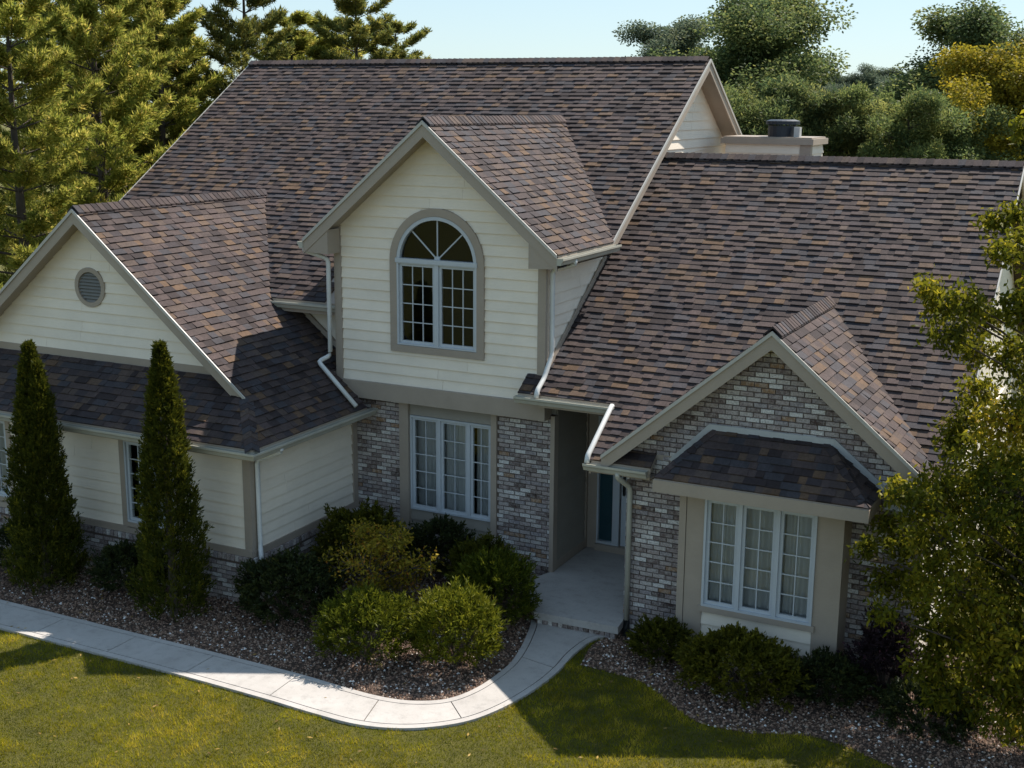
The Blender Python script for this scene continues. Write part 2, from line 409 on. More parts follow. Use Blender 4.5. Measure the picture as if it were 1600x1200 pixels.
# right wing
P1 = [(xdw, ydw), (xR, ydw), (xR, yr2), (xdw, yr2)]
P2 = [(xpl, 0), (xR, 0), (xR, ydw), (xpl, ydw)]
P3 = [(xst, ygw), (xR, ygw), (xR, 0), (xst, 0)]
P4 = [(xst, yge), (3.83, yge), (3.83, ygw), (xst, ygw)]
P5 = [(6.78, yge), (xR, yge), (xR, ygw), (6.78, ygw)]
R_right = roof_part([P1, P2, P3, P4, P5], f2, label='broad roof slope above the entry and bay window')
roof_plane(R_right, [P1, P2, P3, P4, P5], (0, -1), (0, yge), s2, f2, hidden=lambda x, y, z: zG(x) > z+.04 and 3.2 < x < 7.45 and y > ygw, seed=6)
roof_part([[(xdw, yr2), (xR, yr2), (xR, 9.6), (xdw, 9.6)]], f2b, SHINGLE)
# brick gable
zb_ = zG(xR)
gR = [(xg, yg), (xR, yg), (xR, max(yg+.05, y2(zb_))), (xg, y2(zg))]
xgl = xg-2.1632
gL = [(xg, yg), (xgl, yg), (xgl, y2(zG(xgl))), (xg, y2(zg))]
R_gab = roof_part([gR], fG, label='sunlit slope of the small brick gable'); R_gabL = roof_part([gL], fG)
roof_plane(R_gab, [gR], (1, 0), (xR, 0), sg, fG, seed=7, offset=.004)
roof_plane(R_gabL, [gL], (-1, 0), (xgl, 0), sg, fG, seed=8, offset=.004)
# bay hip roof
bx0, bx1, bye, bze = 4.085, 6.685, -1.40, 2.44; tx0, tx1, btz = 4.585, 6.04, 2.94; yb_ = ygw-.012
sF = (btz-bze)/(yb_-bye); sL = (btz-bze)/(tx0-bx0); sRt = (btz-bze)/(bx1-tx1)
fBF = lambda x, y: bze + sF*(y-bye); fBL = lambda x, y: bze + sL*(x-bx0); fBR = lambda x, y: bze + sRt*(bx1-x)
bF = [(bx0, bye), (bx1, bye), (tx1, yb_), (tx0, yb_)]; bL = [(bx0, bye), (tx0, yb_), (bx0, yb_)]; bR = [(bx1, bye), (bx1, yb_), (tx1, yb_)]
mbb = deck([bF], fBF, .05, top=-.004); deck([bL], fBL, .05, mbb, -.004); deck([bR], fBR, .05, mbb, -.004)
R_bay = mbb.build('roof', TAUPE, house); R_bay['label'] = 'small hipped roof over the bay window'
roof_plane(R_bay, [bF], (0, -1), (0, bye), sF, fBF, seed=9)
roof_plane(R_bay, [bL], (-1, 0), (bx0, 0), sL, fBL, seed=10)
roof_plane(R_bay, [bR], (1, 0), (bx1, 0), sRt, fBR, seed=11)

SH_ITEMS.sort(key=lambda t: -t[0])
for pa, vs, fs, rnd, roof in SH_ITEMS[:300]:
    c = Vector((0, 0, 0))
    for p in vs: c += Vector(p)
    c /= len(vs)
    MB().add([Vector(p)-c for p in vs], fs, rnd).build('shingle', SHINGLE, roof, c)
rest = {}
for pa, vs, fs, rnd, roof in SH_ITEMS[300:]:
    rest.setdefault(roof.name, (roof, MB()))[1].add(vs, fs, rnd)
for roof, mb in rest.values(): tag(mb.build('shingle_covering', SHINGLE, roof), kind='stuff')

# ridge and hip caps
def caps(roof, p, q, side, zf, step=.115, wl=.115, lift=.055):
    """cap pieces lapped along p->q; side: horizontal unit vector across; zf(x,y): roof surface height"""
    p, q, side = Vector(p), Vector(q), Vector(side); d = (q-p); L = d.length; d.normalize()
    mb = MB(); n = int(L/step)
    for i in range(n):
        a = p + d*(i*step); b = p + d*min(L, i*step+step*1.3); r = random.choice((.05, .2, .4, .5, .65, .8))
        h0, h1 = lift+.010+random.uniform(0, .004), lift
        def row(c, h):
            o = []
            for k in (-1, 0, 1):
                e = c+side*(k*wl); e.z = (zf(e.x, e.y) if k else c.z)+h+(0 if k else .004); o.append(e)
            return o
        r0, r1 = row(a, h0), row(b, h1); lo = [x-Vector((0, 0, .026)) for x in r0+r1]
        mb.add(r0+r1+lo, [(0,1,4,3),(1,2,5,4),(0,6,7,1),(1,7,8,2),(2,8,11,5),(3,9,6,0)], r)
    return tag(mb.build('ridge_cap', SHINGLE, roof), kind='stuff')
caps(R_main, (xl, yr, zr), (xr, yr, zr), (0, -1, 0), lambda x, y: min(zm(y), zm(2*yr-y)))
caps(R_dor, (0, yd, zd+.004), (0, ym(zd), zd+.004), (1, 0, 0), fD)
caps(R_wing, (xw, yw, zw), (xw, ym(zw), zw), (1, 0, 0), fW)
caps(R_right, (xR, yr2, zr2), (xdw, yr2, zr2), (0, 1, 0), lambda x, y: min(z2(y), z2(2*yr2-y)))
caps(R_gab, (xg, yg, zg+.004), (xg, y2(zg)+.03, zg+.004), (1, 0, 0), fG)
hipd = Vector((K_[0]-E_[0], K_[1]-E_[1], 0)).normalized()
caps(R_wing, (E_[0], E_[1], zwe), (K_[0], K_[1], zP(yw)), (hipd.y, -hipd.x, 0), lambda x, y: min(zW(x), zP(y)), wl=.10, lift=.024)
for (a, b) in (((bx0, bye, bze), (tx0, yb_, btz)), ((bx1, bye, bze), (tx1, yb_, btz))):
    dd = Vector((b[0]-a[0], b[1]-a[1], 0)).normalized()
    a = tuple(Vector(a)+(Vector(b)-Vector(a))*.09)
    caps(R_bay, a, b, (dd.y, -dd.x, 0), lambda x, y: min(fBF(x, y), fBL(x, y), fBR(x, y)), wl=.075, lift=.02)

# ------------------------------------------------------------------ walls
def wall_core(outer, holes, mp, mat, name='wall', thick=.1, parent=house):
    """outer/holes: 2D polygons (s,z); mp(s,z,d): 3D with d outward"""
    loops = [[Vector((a, b, 0)) for a, b in outer]] + [[Vector((a, b, 0)) for a, b in h] for h in holes]
    tris = tessellate_polygon(loops); flat = [p for l in loops for p in l]; n = len(flat)
    vs = [mp(p.x, p.y, 0) for p in flat] + [mp(p.x, p.y, -thick) for p in flat]
    fs = []
    for t3 in tris: fs.append(tuple(t3)); fs.append(tuple(i+n for i in reversed(t3)))
    k = 0
    for l in loops:
        m_ = len(l)
        for i in range(m_):
            j = (i+1) % m_; fs.append((k+i, k+j, n+k+j, n+k+i))
        k += m_
    o = MB().add(vs, fs).build(name, mat, parent)
    return o
def boards(parent, mp, z0, z1, lf, rf, holes=(), e=.157, mat=CREAM, seed=0, mind=.002):
    rr = random.Random(seed); z = z0
    while z < z1-.01:
        za, zb = z, min(z+e+.006, z1); zmid = min(z+e/2, z1)
        segs = [((lf(za), lf(zb)), (rf(za), rf(zb)))]
        for h in holes:
            iv = h(zmid)
            if iv is None: continue
            i0 = h(za) or iv; i1 = h(zb) or iv; new = []
            for (a, b) in segs:
                if iv[0] >= b[0] or iv[1] <= a[0]: new.append((a, b)); continue
                new.append((a, (i0[0], i1[0]))); new.append(((i0[1], i1[1]), b))
            segs = new
        cut = []
        for (a0, a1), (b0, b1) in segs:
            if b0-a0 > 1.6 and b1-a1 > 1.0 and rr.random() < .75:
                m_ = a0+(b0-a0)*rr.uniform(.25, .75)
                if max(a0, a1)+.2 < m_ < min(b0, b1)-.2: cut += [((a0, a1), (m_-.0018, m_-.0018)), ((m_+.0018, m_+.0018), (b0, b1))]; continue
            cut.append(((a0, a1), (b0, b1)))
        for (a0, a1), (b0, b1) in cut:
            if b0-a0 < .015: continue
            if b1 < a1: a1 = b1 = (a1+b1)/2
            d0, d1 = .026+rr.uniform(-.001, .0015), mind
            vs = [mp(a0, za, d0), mp(b0, za, d0), mp(b1, zb, d1), mp(a1, zb, d1), mp(a0, za, .001), mp(b0, za, .001), mp(b1, zb, .001), mp(a1, zb, .001)]
            MB().add(vs, [(0,1,2,3),(0,4,5,1),(1,5,6,2),(3,7,4,0),(2,6,7,3)], rr.random()).build('siding_board', mat, parent)
        z += e
def trim(name, boxes, mat, parent=house):
    mb = MB()
    for b in boxes: mb.box(*b)
    return mb.build(name, mat, parent)
BR_ITEMS = []
CH, BW = .0645, .178
def bricks(wall, mp, s0f, s1f, z0, z1, holes=(), vis=True, seed=0, rowlock=False, nx=None):
    rr = random.Random(seed); row = 0; z = z0
    step = .075 if rowlock else BW; ch = (z1-z0) if rowlock else CH
    while z+ch*.9 < z1+.001:
        zc = z+ch/2; s0, s1_ = s0f(zc), s1f(zc)
        s = math.floor(s0/step)*step + (row % 2)*step/2 - step
        while s < s1_:
            a, b = max(s+.0065, s0), min(s+step-.0065, s1_)
            cuts = [(a, b)]
            for h in holes:
                iv = h(zc)
                if iv is None: continue
                new = []
                for p, q in cuts:
                    if iv[0] >= q or iv[1] <= p: new.append((p, q)); continue
                    if iv[0]-p > .02: new.append((p, iv[0]))
                    if q-iv[1] > .02: new.append((iv[1], q))
                cuts = new
            for p, q in cuts:
                if q-p < .02: continue
                d = rr.uniform(.010, .018); j = rr.uniform(-.0015, .0015)
                za, zb = z+.0070+j, z+ch-.0070+j; e1, e2 = rr.uniform(0, .003), rr.uniform(0, .003)
                vs = [mp(p+e1, za, d), mp(q, za+e2*.5, d), mp(q-e2, zb, d-.001), mp(p, zb-e1*.5, d), mp(p, za, -.01), mp(q, za, -.01), mp(q, zb, -.01), mp(p, zb, -.01)]
                px = [proj(v_) for v_ in vs[:4]]
                pa = abs(sum(px[i][0]*px[(i+1) % 4][1]-px[(i+1) % 4][0]*px[i][1] for i in range(4)))/2
                ok = vis and 10 < px[0][0] < 1330 and (px[0][1] < 990)
                BR_ITEMS.append((pa if ok else 0, vs, rr.random(), wall))
            s += step
        z += ch; row += 1
my = lambda y0: (lambda s, z, d: (s, y0-d, z))          # wall facing -Y
mx = lambda x0: (lambda s, z, d: (x0+d, s, z))          # wall facing +X
mxn = lambda x0: (lambda s, z, d: (x0-d, s, z))         # wall facing -X

# --- two storey gable with the arched window
AX, AZ, AR = .012, 4.657, .675
def arch(r, n=24, z0=AZ, x=AX): return [(x+r*math.cos(math.pi*k/n), z0+r*math.sin(math.pi*k/n)) for k in range(n+1)]
hole = [(AX-AR, 3.40), (AX+AR, 3.40)] + arch(AR)
under = lambda x: zD(x)-.10
W_dor = wall_core([(-xdw, 2.5), (xdw, 2.5), (xdw, under(xdw)), (0, under(0)), (-xdw, under(xdw))], [hole], my(ydw+.02), CREAM)
W_dor['label'] = 'cream lap siding wall around the arched window'
def hole_dor(z):
    if z < 3.33 or z > AZ+AR+.07: return None
    hw = AR+.07 if z <= AZ else math.sqrt(max(1e-4, (AR+.07)**2-(z-AZ)**2))
    return (AX-hw, AX+hw)
gl_ = lambda z: max(-1.68, -(zd-.11-z)/sd); gr_ = lambda z: min(1.68, (zd-.11-z)/sd)
boards(W_dor, my(ydw+.02), 2.777, 6.52, gl_, gr_, [hole_dor], seed=11)
trim('corner_board', [(-xdw-.012, -1.655, ydw-.018, ydw+.05, 2.70, under(xdw)+.06)], TAUPE)
trim('corner_board', [(1.655, xdw+.012, ydw-.018, ydw+.05, 2.95, under(xdw)+.06)], TAUPE)
trim('band_board', [(-xdw-.0, 1.80, .262, .50, 2.515, 2.775)], TAUPE)['label'] = 'broad taupe band between the two storeys'
# main and right side walls (facing +X)
W_side = wall_core([(ydw+.02, 2.60), (ydw+.02, 4.95), (1.9, 4.76), (yr, zr-.10), (11.6, zm(2*yr-11.6)-.1), (11.6, 0), (1.72, 0), (1.72, 2.60)], [], mx(xdw-.02), CREAM)
lo_ = lambda z: ydw+.02 if z < 4.80 else max(ydw+.02, ym(z+.19))
def hi_(z): return max(lo_(z), y2(z)-.0) if z < zr2-.03 else 2*yr-ym(z+.19)
boards(W_side, mx(xdw-.02), 3.2, 7.55, lo_, hi_, seed=12)
FL = MB().bar((xdw+.022, ydw, z2(ydw)+.05), (xdw+.022, 2.45, z2(2.45)+.05), .02, .10)
FL.build('flashing', TAUPE, house)
W_dl = wall_core([(ydw+.02, 2.4), (ydw+.02, 4.95), (1.9, 4.76), (4, 4.76), (4, 2.4)], [], mxn(-xdw+.02), CREAM)
boards(W_dl, mxn(-xdw+.02), 3.0, 4.8, lambda z: ydw+.02, lambda z: .9, seed=13)
# second floor wall behind the wing
W_up = wall_core([(-7.5, 0), (-xdw+.05, 0), (-xdw+.05, zm(.85)-.08), (-7.5, zm(.85)-.08)], [], my(.85), CREAM)
boards(W_up, my(.85), 3.0, 3.95, lambda z: max(-3.1, xw+(zw-z)/sw-.02), lambda z: -xdw+.02, seed=14)
MB().bar((xv-.05, .80, zW(xv-.05)+.05), (-xdw, .80, zW(-xdw)+.05), .05, .09, (0, 0, 1)).build('flashing', TAUPE, house)
MB().box(xl, -xdw-.01, ye1+.02, .86, zm(ye1)-.16, zm(ye1)-.14).build('soffit', TAUPE, house)
trim('fascia', [(xl, -xdw-.015, ye1-.0, ye1+.025, zm(ye1)-.19, zm(ye1)-.03)], TAUPE)

# --- lower brick wall with triple window
LWX0, LWX1 = -.56, .86
W_br = wall_core([(-1.7, 0), (xbr, 0), (xbr, 2.56), (-1.7, 2.56)], [[(-.715, .36), (.95, .36), (.95, 2.47), (-.715, 2.47)]], my(ybw+.012), MORTAR, 'brick_wall')
hb = lambda z: (-.72, .955) if .44 < z < 2.5 else None
bricks(W_br, my(ybw+.012), lambda z: -1.54, lambda z: xbr-.05, .0, 2.53, [hb], seed=21)
trim('casing', [(-.72, -.56, ybw-.03, ybw+.06, .46, 2.515)], TAUPE); trim('casing', [(.86, .955, ybw-.03, ybw+.06, .46, 2.515)], TAUPE)
pan = wall_core([(-.56, .40), (.86, .40), (.86, .80), (-.56, .80)], [], my(ybw+.05), TAUPE_SIDING, 'panel_wall', .05)
boards(pan, my(ybw+.05), .46, .80, lambda z: -.56, lambda z: .86, e=.17, mat=TAUPE_SIDING, seed=22)
pan = wall_core([(-.56, 2.29), (.86, 2.29), (.86, 2.52), (-.56, 2.52)], [], my(ybw+.05), TAUPE_SIDING, 'panel_wall', .05)
boards(pan, my(ybw+.05), 2.30, 2.52, lambda z: -.56, lambda z: .86, e=.11, mat=TAUPE_SIDING, seed=23)
trim('window_sill', [(-.74, .97, ybw-.05, ybw+.04, .40, .455)], BRICK)
trim('corner_board', [(xbr-.045, xbr+.02, ybw-.02, ybw+.12, .2, 2.56)], TAUPE)

# --- entry alcove
W_al = wall_core([(ybw+.1, .16), (1.72, .16), (1.72, 2.9), (ybw+.1, 2.9)], [], mx(xbr-.01), TAUPE_SIDING)
boards(W_al, mx(xbr-.01), .34, 2.7, lambda z: ybw+.12, lambda z: 1.62, mat=TAUPE_SIDING, seed=24)
trim('baseboard', [(xbr-.01, xbr+.02, ybw+.12, 1.62, .205, .34)], TAUPE)
trim('corner_board', [(xbr-.01, xbr+.022, 1.62, 1.68, .205, 2.7)], TAUPE)
W_dw = wall_core([(xbr-.1, .16), (xgc+.1, .16), (xgc+.1, 2.9), (xbr-.1, 2.9)], [[(2.05, .30), (3.36, .30), (3.36, 2.32), (2.05, 2.32)]], my(1.68), TAUPE)
door = trim('door', [(2.44, 3.26, 1.70, 1.74, .30, 2.24)], WHITE); door['label'] = 'white front door inside the entry alcove'
trim('door_panel', [(2.52, 2.82, 1.690, 1.70, .42, 1.05), (2.88, 3.18, 1.690, 1.70, .42, 1.05), (2.52, 2.82, 1.690, 1.70, 1.18, 2.12), (2.88, 3.18, 1.690, 1.70, 1.18, 2.12)], WHITE, door)
MB().tube([(2.49, 1.66, 1.15), (2.49, 1.645, 1.2), (2.49, 1.645, 1.36), (2.49, 1.66, 1.41)], .016).box(2.475, 2.505, 1.655, 1.70, 1.12, 1.44).build('handle', BLACK, door)
sidel = trim('sidelight', [(2.05, 2.075, 1.66, 1.75, .30, 2.32), (2.31, 2.42, 1.66, 1.75, .30, 2.32), (2.075, 2.31, 1.66, 1.75, .30, .34), (2.075, 2.31, 1.66, 1.75, 2.26, 2.32), (3.28, 3.36, 1.66, 1.75, .30, 2.32), (2.42, 3.28, 1.66, 1.75, 2.25, 2.32)], WHITE)
trim('pane', [(2.075, 2.31, 1.70, 1.71, .34, 2.26)], GLASS, sidel); trim('lower_panel', [(2.075, 2.31, 1.73, 1.745, .34, 2.26)], TEAL, sidel)
trim('ceiling', [(xbr-.0, xst+.5, .035, 1.8, 2.80, 2.82)], TAUPE)
trim('threshold', [(2.05, 3.36, 1.60, 1.70, .20, .30)], TAUPE)
MB().prism([(xgc, ygw+.1, 0), (xgc, ygw+.1, z2(ygw+.1)-.1), (xgc, 1.8, z2(1.8)-.1), (xgc, 1.8, 0)], (.08, 0, 0)).build('brick_wall', MORTAR, house)
slabp = [(xbr-.02, .43), (1.66, -.146), (2.29, -1.03), (3.50, -.985), (xgc+.02, ygw-.0), (xgc-.005, 1.7), (xbr-.02, 1.7)]
porch = MB().prism([(x, y, .10) for x, y in slabp], (0, 0, .10), .4).build('porch_slab', CONC, house)
step_w = MB().prism([(x, y, 0) for x, y in [(1.70, -.146), (2.30, -.99), (3.46, -.945), (xgc-.02, -.3), (1.9, .3)]], (0, 0, .10)).build('step_wall', MORTAR, house)
def mstep(s, z, d):
    t_ = (s-2.30)/1.16; return (2.30+1.16*t_+0*d, -.99+.045*t_-d, z)
bricks(step_w, mstep, lambda z: 2.30, lambda z: 3.46, .0, .10, vis=False, seed=25, rowlock=True)

# --- left wing walls
wwin = [(-3.80, -2.88), (-7.12, -6.20)]
W_wf = wall_core([(-8.2, 0), (xWR, 0), (xWR, zwe-.08), (-8.2, zwe-.08)], [[(a, .87), (b, .87), (b, 2.12), (a, 2.12)] for a, b in wwin], my(yWF+.02), CREAM)
def hw_(a, b): return lambda z: (a-.05, b+.05) if .78 < z < 2.16 else None
boards(W_wf, my(yWF+.02), .80, zwe-.09, lambda z: -8.1, lambda z: xWR-.09, [hw_(a, b) for a, b in wwin], seed=31)
trim('water_table', [(-8.2, xWR+.02, yWF-.03, yWF+.02, .70, .80)], TAUPE)
trim('corner_board', [(xWR-.11, xWR+.018, yWF-.018, yWF+.03, .74, zwe-.05)], TAUPE)
trim('corner_board', [(xWR-.02, xWR+.018, yWF+.03, yWF+.12, .74, zwe-.05)], TAUPE)
for a, b in wwin:
    trim('casing', [(a-.09, a+.0, yWF-.02, yWF+.04, .80, 2.22)], TAUPE); trim('casing', [(b, b+.09, yWF-.02, yWF+.04, .80, 2.22)], TAUPE)
    trim('casing', [(a, b, yWF-.02, yWF+.04, 2.12, 2.22), (a, b, yWF-.03, yWF+.04, .79, .87)], TAUPE)
W_wr = wall_core([(yWF+.02, 0), (.44, 0), (.44, zwe-.08), (yWF+.02, zwe-.08)], [], mx(xWR-.02), CREAM)
boards(W_wr, mx(xWR-.02), .80, zwe-.07, lambda z: yWF+.13, lambda z: .34, seed=32)
trim('water_table', [(xWR-.02, xWR+.03, yWF+.02, .43, .70, .80)], TAUPE)
trim('corner_board', [(xWR-.02, xWR+.022, .31, .43, .74, zwe-.05)], TAUPE)
B_wf = MB().box(-8.2, xWR+.02, yWF-.035, yWF+.02, 0, .70).build('brick_wall', MORTAR, house)
bricks(B_wf, my(yWF-.035), lambda z: -8.1, lambda z: xWR+.03, 0, .60, vis=False, seed=33)
bricks(B_wf, my(yWF-.045), lambda z: -8.1, lambda z: xWR+.04, .609, .705, vis=False, seed=34, rowlock=True)
B_wr = MB().box(xWR-.02, xWR+.035, yWF+.02, .43, 0, .698).build('brick_wall', MORTAR, house)
bricks(B_wr, mx(xWR+.035), lambda z: yWF-.03, lambda z: .42, 0, .60, vis=False, seed=35)
bricks(B_wr, mx(xWR+.045), lambda z: yWF-.03, lambda z: .42, .609, .705, vis=False, seed=36, rowlock=True)
ug = lambda x: zW(x)-.09
W_wg = wall_core([(-8.3, 2.4), (-1.7, 2.4), (-1.9, ug(-1.9)), (xw, ug(xw)), (2*xw+1.9, ug(-1.9))],
    [[(-4.90+.25*math.cos(t), 4.19+.25*math.sin(t)) for t in np.linspace(0, 2*math.pi, 25)[:-1]]], my(yGW), CREAM)
W_wg['label'] = 'cream siding gable wall with the round vent'
def hv(z):
    d = .27**2-(z-4.19)**2; return (-4.90-math.sqrt(d), -4.90+math.sqrt(d)) if d > 0 else None
boards(W_wg, my(yGW), 3.19, 5.2, lambda z: xw-(zw-.10-z)/sw, lambda z: xw+(zw-.10-z)/sw, [hv], seed=37)
trim('band_board', [(-8.2, -2.2, yGW-.03, yGW+.005, 3.08, 3.19)], TAUPE)
# round vent
vent = MB()
for k in range(32):
    t0, t1 = 2*math.pi*k/32, 2*math.pi*(k+1)/32
    q = [(-4.90+r*math.cos(t), yGW-.035, 4.19+r*math.sin(t)) for r, t in ((.23, t0), (.30, t0), (.30, t1), (.23, t1))]
    vent.prism(q, (0, .045, 0))
vent = vent.build('gable_vent', TAUPE, house); vent['label'] = 'round louvred vent in the wing gable'
for k in range(9):
    z = 4.19-.20+k*.05; hw = math.sqrt(max(.001, .232**2-(z-4.19)**2))
    MB().prism([(-4.90-hw, yGW-.022, z-.022), (-4.90+hw, yGW-.022, z-.022), (-4.90+hw, yGW-.016, z-.026), (-4.90-hw, yGW-.016, z-.026)], (0, .035, .040)).build('slat', SLAT, vent)
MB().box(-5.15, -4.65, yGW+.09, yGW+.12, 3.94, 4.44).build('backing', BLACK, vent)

# --- brick gable wall and bay
bh = [(4.40, .0), (6.30, .0), (6.30, 2.45), (4.40, 2.45)]
W_gb = wall_core([(xgc, 0), (7.2, 0), (7.2, zG(7.2)-.08), (xg, zg-.09), (xgc, zG(xgc)-.08)], [[(4.45, .05), (6.25, .05), (6.25, 2.4), (4.45, 2.4)]], my(ygw+.012), MORTAR, 'brick_wall')
W_gb['label'] = 'whitewashed brick gable wall around the bay window'
hbay = lambda z: (4.36, 6.33) if z < 2.44 else ((4.10+(z-2.44)*1.0, 6.66-(z-2.44)*1.25) if z < 2.94 else None)
bricks(W_gb, my(ygw+.012), lambda z: max(xgc-.01, xg-(zg-.13-z)/sg), lambda z: min(7.2, xg+(zg-.13-z)/sg), 0, 4.15, [hbay], seed=41)
FLm = MB()
for p, q in (((4.04, ygw-.012, 2.46), (4.555, ygw-.012, 2.985)), ((4.53, ygw-.016, 2.975), (6.09, ygw-.016, 2.975)), ((6.065, ygw-.012, 2.985), (6.72, ygw-.012, 2.46))):
    FLm.bar(p, q, .028, .085, (0, 0, 1))
FLm.build('flashing', FLASH, house)
yB = -1.088
bay = empty('bay_window', (0, 0, 0), house); bay['label'] = 'triple window bay under the small hipped roof'
trim('corner_post', [(4.325, 4.412, yB-.012, ygw, 0, 2.36)], TAUPE, bay)
trim('side_panel', [(4.418, 4.655, yB, yB+.05, .0, 2.36)], TAUPE, bay)
trim('side_panel', [(6.05, 6.365, yB, yB+.05, .0, 2.36)], TAUPE, bay)
trim('side_wall', [(6.32, 6.365, yB+.05, ygw, .0, 2.36)], TAUPE, bay)
trim('window_sill', [(4.62, 6.085, yB-.03, yB+.05, .70, .775)], TAUPE, bay)
trim('head_board', [(4.655, 6.05, yB, yB+.05, 2.20, 2.36)], TAUPE, bay)
trim('base_panel', [(4.655, 6.05, yB+.003, yB+.05, .0, .36)], TAUPE, bay)
trim('backing_panel', [(4.655, 6.05, yB+.03, yB+.06, .36, .70)], CREAM, bay)
boards(bay, my(yB+.028), .36, .70, lambda z: 4.645, lambda z: 6.055, e=.168, seed=42)
trim('fascia', [(bx0-.01, bx1+.01, bye-.022, bye+.012, bze-.165, bze-.012), (bx0-.01, bx0+.02, bye+.012, ygw-.01, bze-.165, bze-.012), (bx1-.02, bx1+.01, bye+.012, ygw-.01, bze-.165, bze-.012)], TAUPE)
trim('soffit', [(bx0+.02, bx1-.02, bye+.012, ygw-.01, bze-.155, bze-.135)], TAUPE)

# back and end walls
for b in ((-8.2, -8.1, -2.1, 11.6, 0, 2.3), (-7.5, -7.4, .9, 11.6, 2.3, 3.8), (-8.2, 7.2, 11.5, 11.6, 0, 2.2), (7.1, 7.2, ygw+.12, 9.2, 0, 2.3)):
    MB().box(*b).build('wall', CREAM, house)
for x0, f, a, b, t in ((7.18, z2, ygw+.15, 9.2, yr2), (-7.46, zm, .9, 11.6, yr)):
    pts = [(x0, a, 2.2), (x0, a, f(a)-.1), (x0, t, f(t)-.1), (x0, b, f(2*t-b)-.1), (x0, b, 2.2)]
    MB().prism(pts, (.03 if x0 > 0 else -.03, 0, 0)).build('wall', CREAM, house)
MB().box(7.21, 7.24, 2.2, 7.4, 0, 2.2).build('wall', CREAM, house)

BR_ITEMS.sort(key=lambda t: -t[0])
BF = [(0,1,2,3),(0,4,5,1),(1,5,6,2),(2,6,7,3),(3,7,4,0)]
for pa, vs, rnd, wall in BR_ITEMS[:300]:
    c = Vector((0, 0, 0))
    for p in vs: c += Vector(p)
    c /= 8; MB().add([Vector(p)-c for p in vs], BF, rnd).build('brick', BRICK, wall, c)
rest = {}
for pa, vs, rnd, wall in BR_ITEMS[300:]: rest.setdefault(wall.name, (wall, MB()))[1].add(vs, BF, rnd)
for wall, mb in rest.values(): tag(mb.build('brickwork', BRICK, wall), kind='stuff')

# ------------------------------------------------------------------ rakes, fascias, gutters
def rake(apex, slope, xe, y, zf, h=.20, side=1, label=None, stub=None):
    """board along a gable edge facing -Y, from the apex to x=xe"""
    xa, za = apex
    y = y-.008
    p = [(xa, y, za-.012), (xe, y, zf(xe)-.012), (xe, y, zf(xe)-.012-h), (xa, y, za-.012-h)]
    o = MB().prism(p, (0, .03, 0)).build('rake_board', TAUPE, house)
    q = [(xa, y-.022, za+.018), (xe, y-.022, zf(xe)+.018), (xe, y-.022, zf(xe)-.035), (xa, y-.022, za-.035)]
    MB().prism(q, (0, .02, 0)).build('drip_edge', LIGHT, o)
    return o
def rake_soffit(apex, xe, y0, y1, zf, drop=.20):
    xa, za = apex
    MB().prism([(xa, y0+.03, za-drop), (xe, y0+.03, zf(xe)-drop), (xe, y1, zf(xe)-drop), (xa, y1, za-drop)], (0, 0, .012)).build('soffit', TAUPE, house)
for sgn in (-1, 1):
    rake((0, zd), sd, sgn*wd, yd, zD); rake_soffit((0, zd), sgn*wd, yd, ydw, zD, .15)
    # boxed eave returns
    xo, xi = sgn*wd, sgn*1.66; zz = zD(wd)-.20
    MB().prism([(xo, yd+.004, zz+.02), (xi, yd+.004, zz-.0), (xi, yd+.004, zD(1.66)-.2), (xo, yd+.004, zz+.16)], (0, ydw-yd-.03, 0)).build('eave_return', TAUPE, house)
rake((xw, zw), sw, K_[0]+.05, yw, zW, .19); rake((xw, zw), sw, 2*xw-xwe, yw, zW, .19)
rake_soffit((xw, zw), -2.15, yw, yGW, zW, .14); rake_soffit((xw, zw), 2*xw+2.15, yw, yGW, zW, .14)
rake((xg, zg), sg, xgl, yg, zG, .20); rake((xg, zg), sg, xR, yg, zG, .20)
rake_soffit((xg, zg), xgl+.1, yg, ygw, zG, .15); rake_soffit((xg, zg), 7.3, yg, ygw, zG, .15)
MB().prism([(xg-1.55, ygw-.03, zG(xg-1.55)-.13), (xg, ygw-.03, zg-.13), (xg+1.7, ygw-.03, zG(xg+1.7)-.13), (xg+1.7, ygw-.03, zG(xg+1.7)-.20), (xg, ygw-.03, zg-.20), (xg-1.55, ygw-.03, zG(xg-1.55)-.20)], (0, .03, 0)).build('frieze_board', CREAM, house)
# side rakes (edges that face +X / -X)
def side_rake(x, y0, y1, zf, out, h=.17, mat=TAUPE, name='rake_board', lip=True):
    x = x+.008*out
    p = [(x, y0, zf(y0)-.012), (x, y1, zf(y1)-.012), (x, y1, zf(y1)-.012-h), (x, y0, zf(y0)-.012-h)]
    o = MB().prism(p, (-.03*out, 0, 0)).build(name, mat, house)
    if lip:
        q = [(x, y0, zf(y0)+.018), (x, y1, zf(y1)+.018), (x, y1, zf(y1)-.035), (x, y0, zf(y0)-.035)]
        MB().prism(q, (.02*out, 0, 0)).build('drip_edge', LIGHT, o)
    return o
zmb = lambda y: zm(2*yr-y); z2b = lambda y: z2(2*yr2-y)
side_rake(xr, 1.95, yr, zm, 1); side_rake(xr, yr, 12.0, zmb, 1)
for a, b, f in ((1.95, yr, zm), (yr, 11.8, zmb)):
    MB().prism([(xr-.03, a, f(a)-.12), (xr-.03, b, f(b)-.12), (xdw-.03, b, f(b)-.12), (xdw-.03, a, f(a)-.12)], (0, 0, .01)).build('soffit', TAUPE, house)
side_rake(xl, ye1, yr, zm, -1); side_rake(xR, yge, yr2, z2, 1, mat=LIGHT); side_rake(xR, yr2, 9.6, z2b, 1)
side_rake(xst, yge, 0, z2, -1, mat=TAUPE)

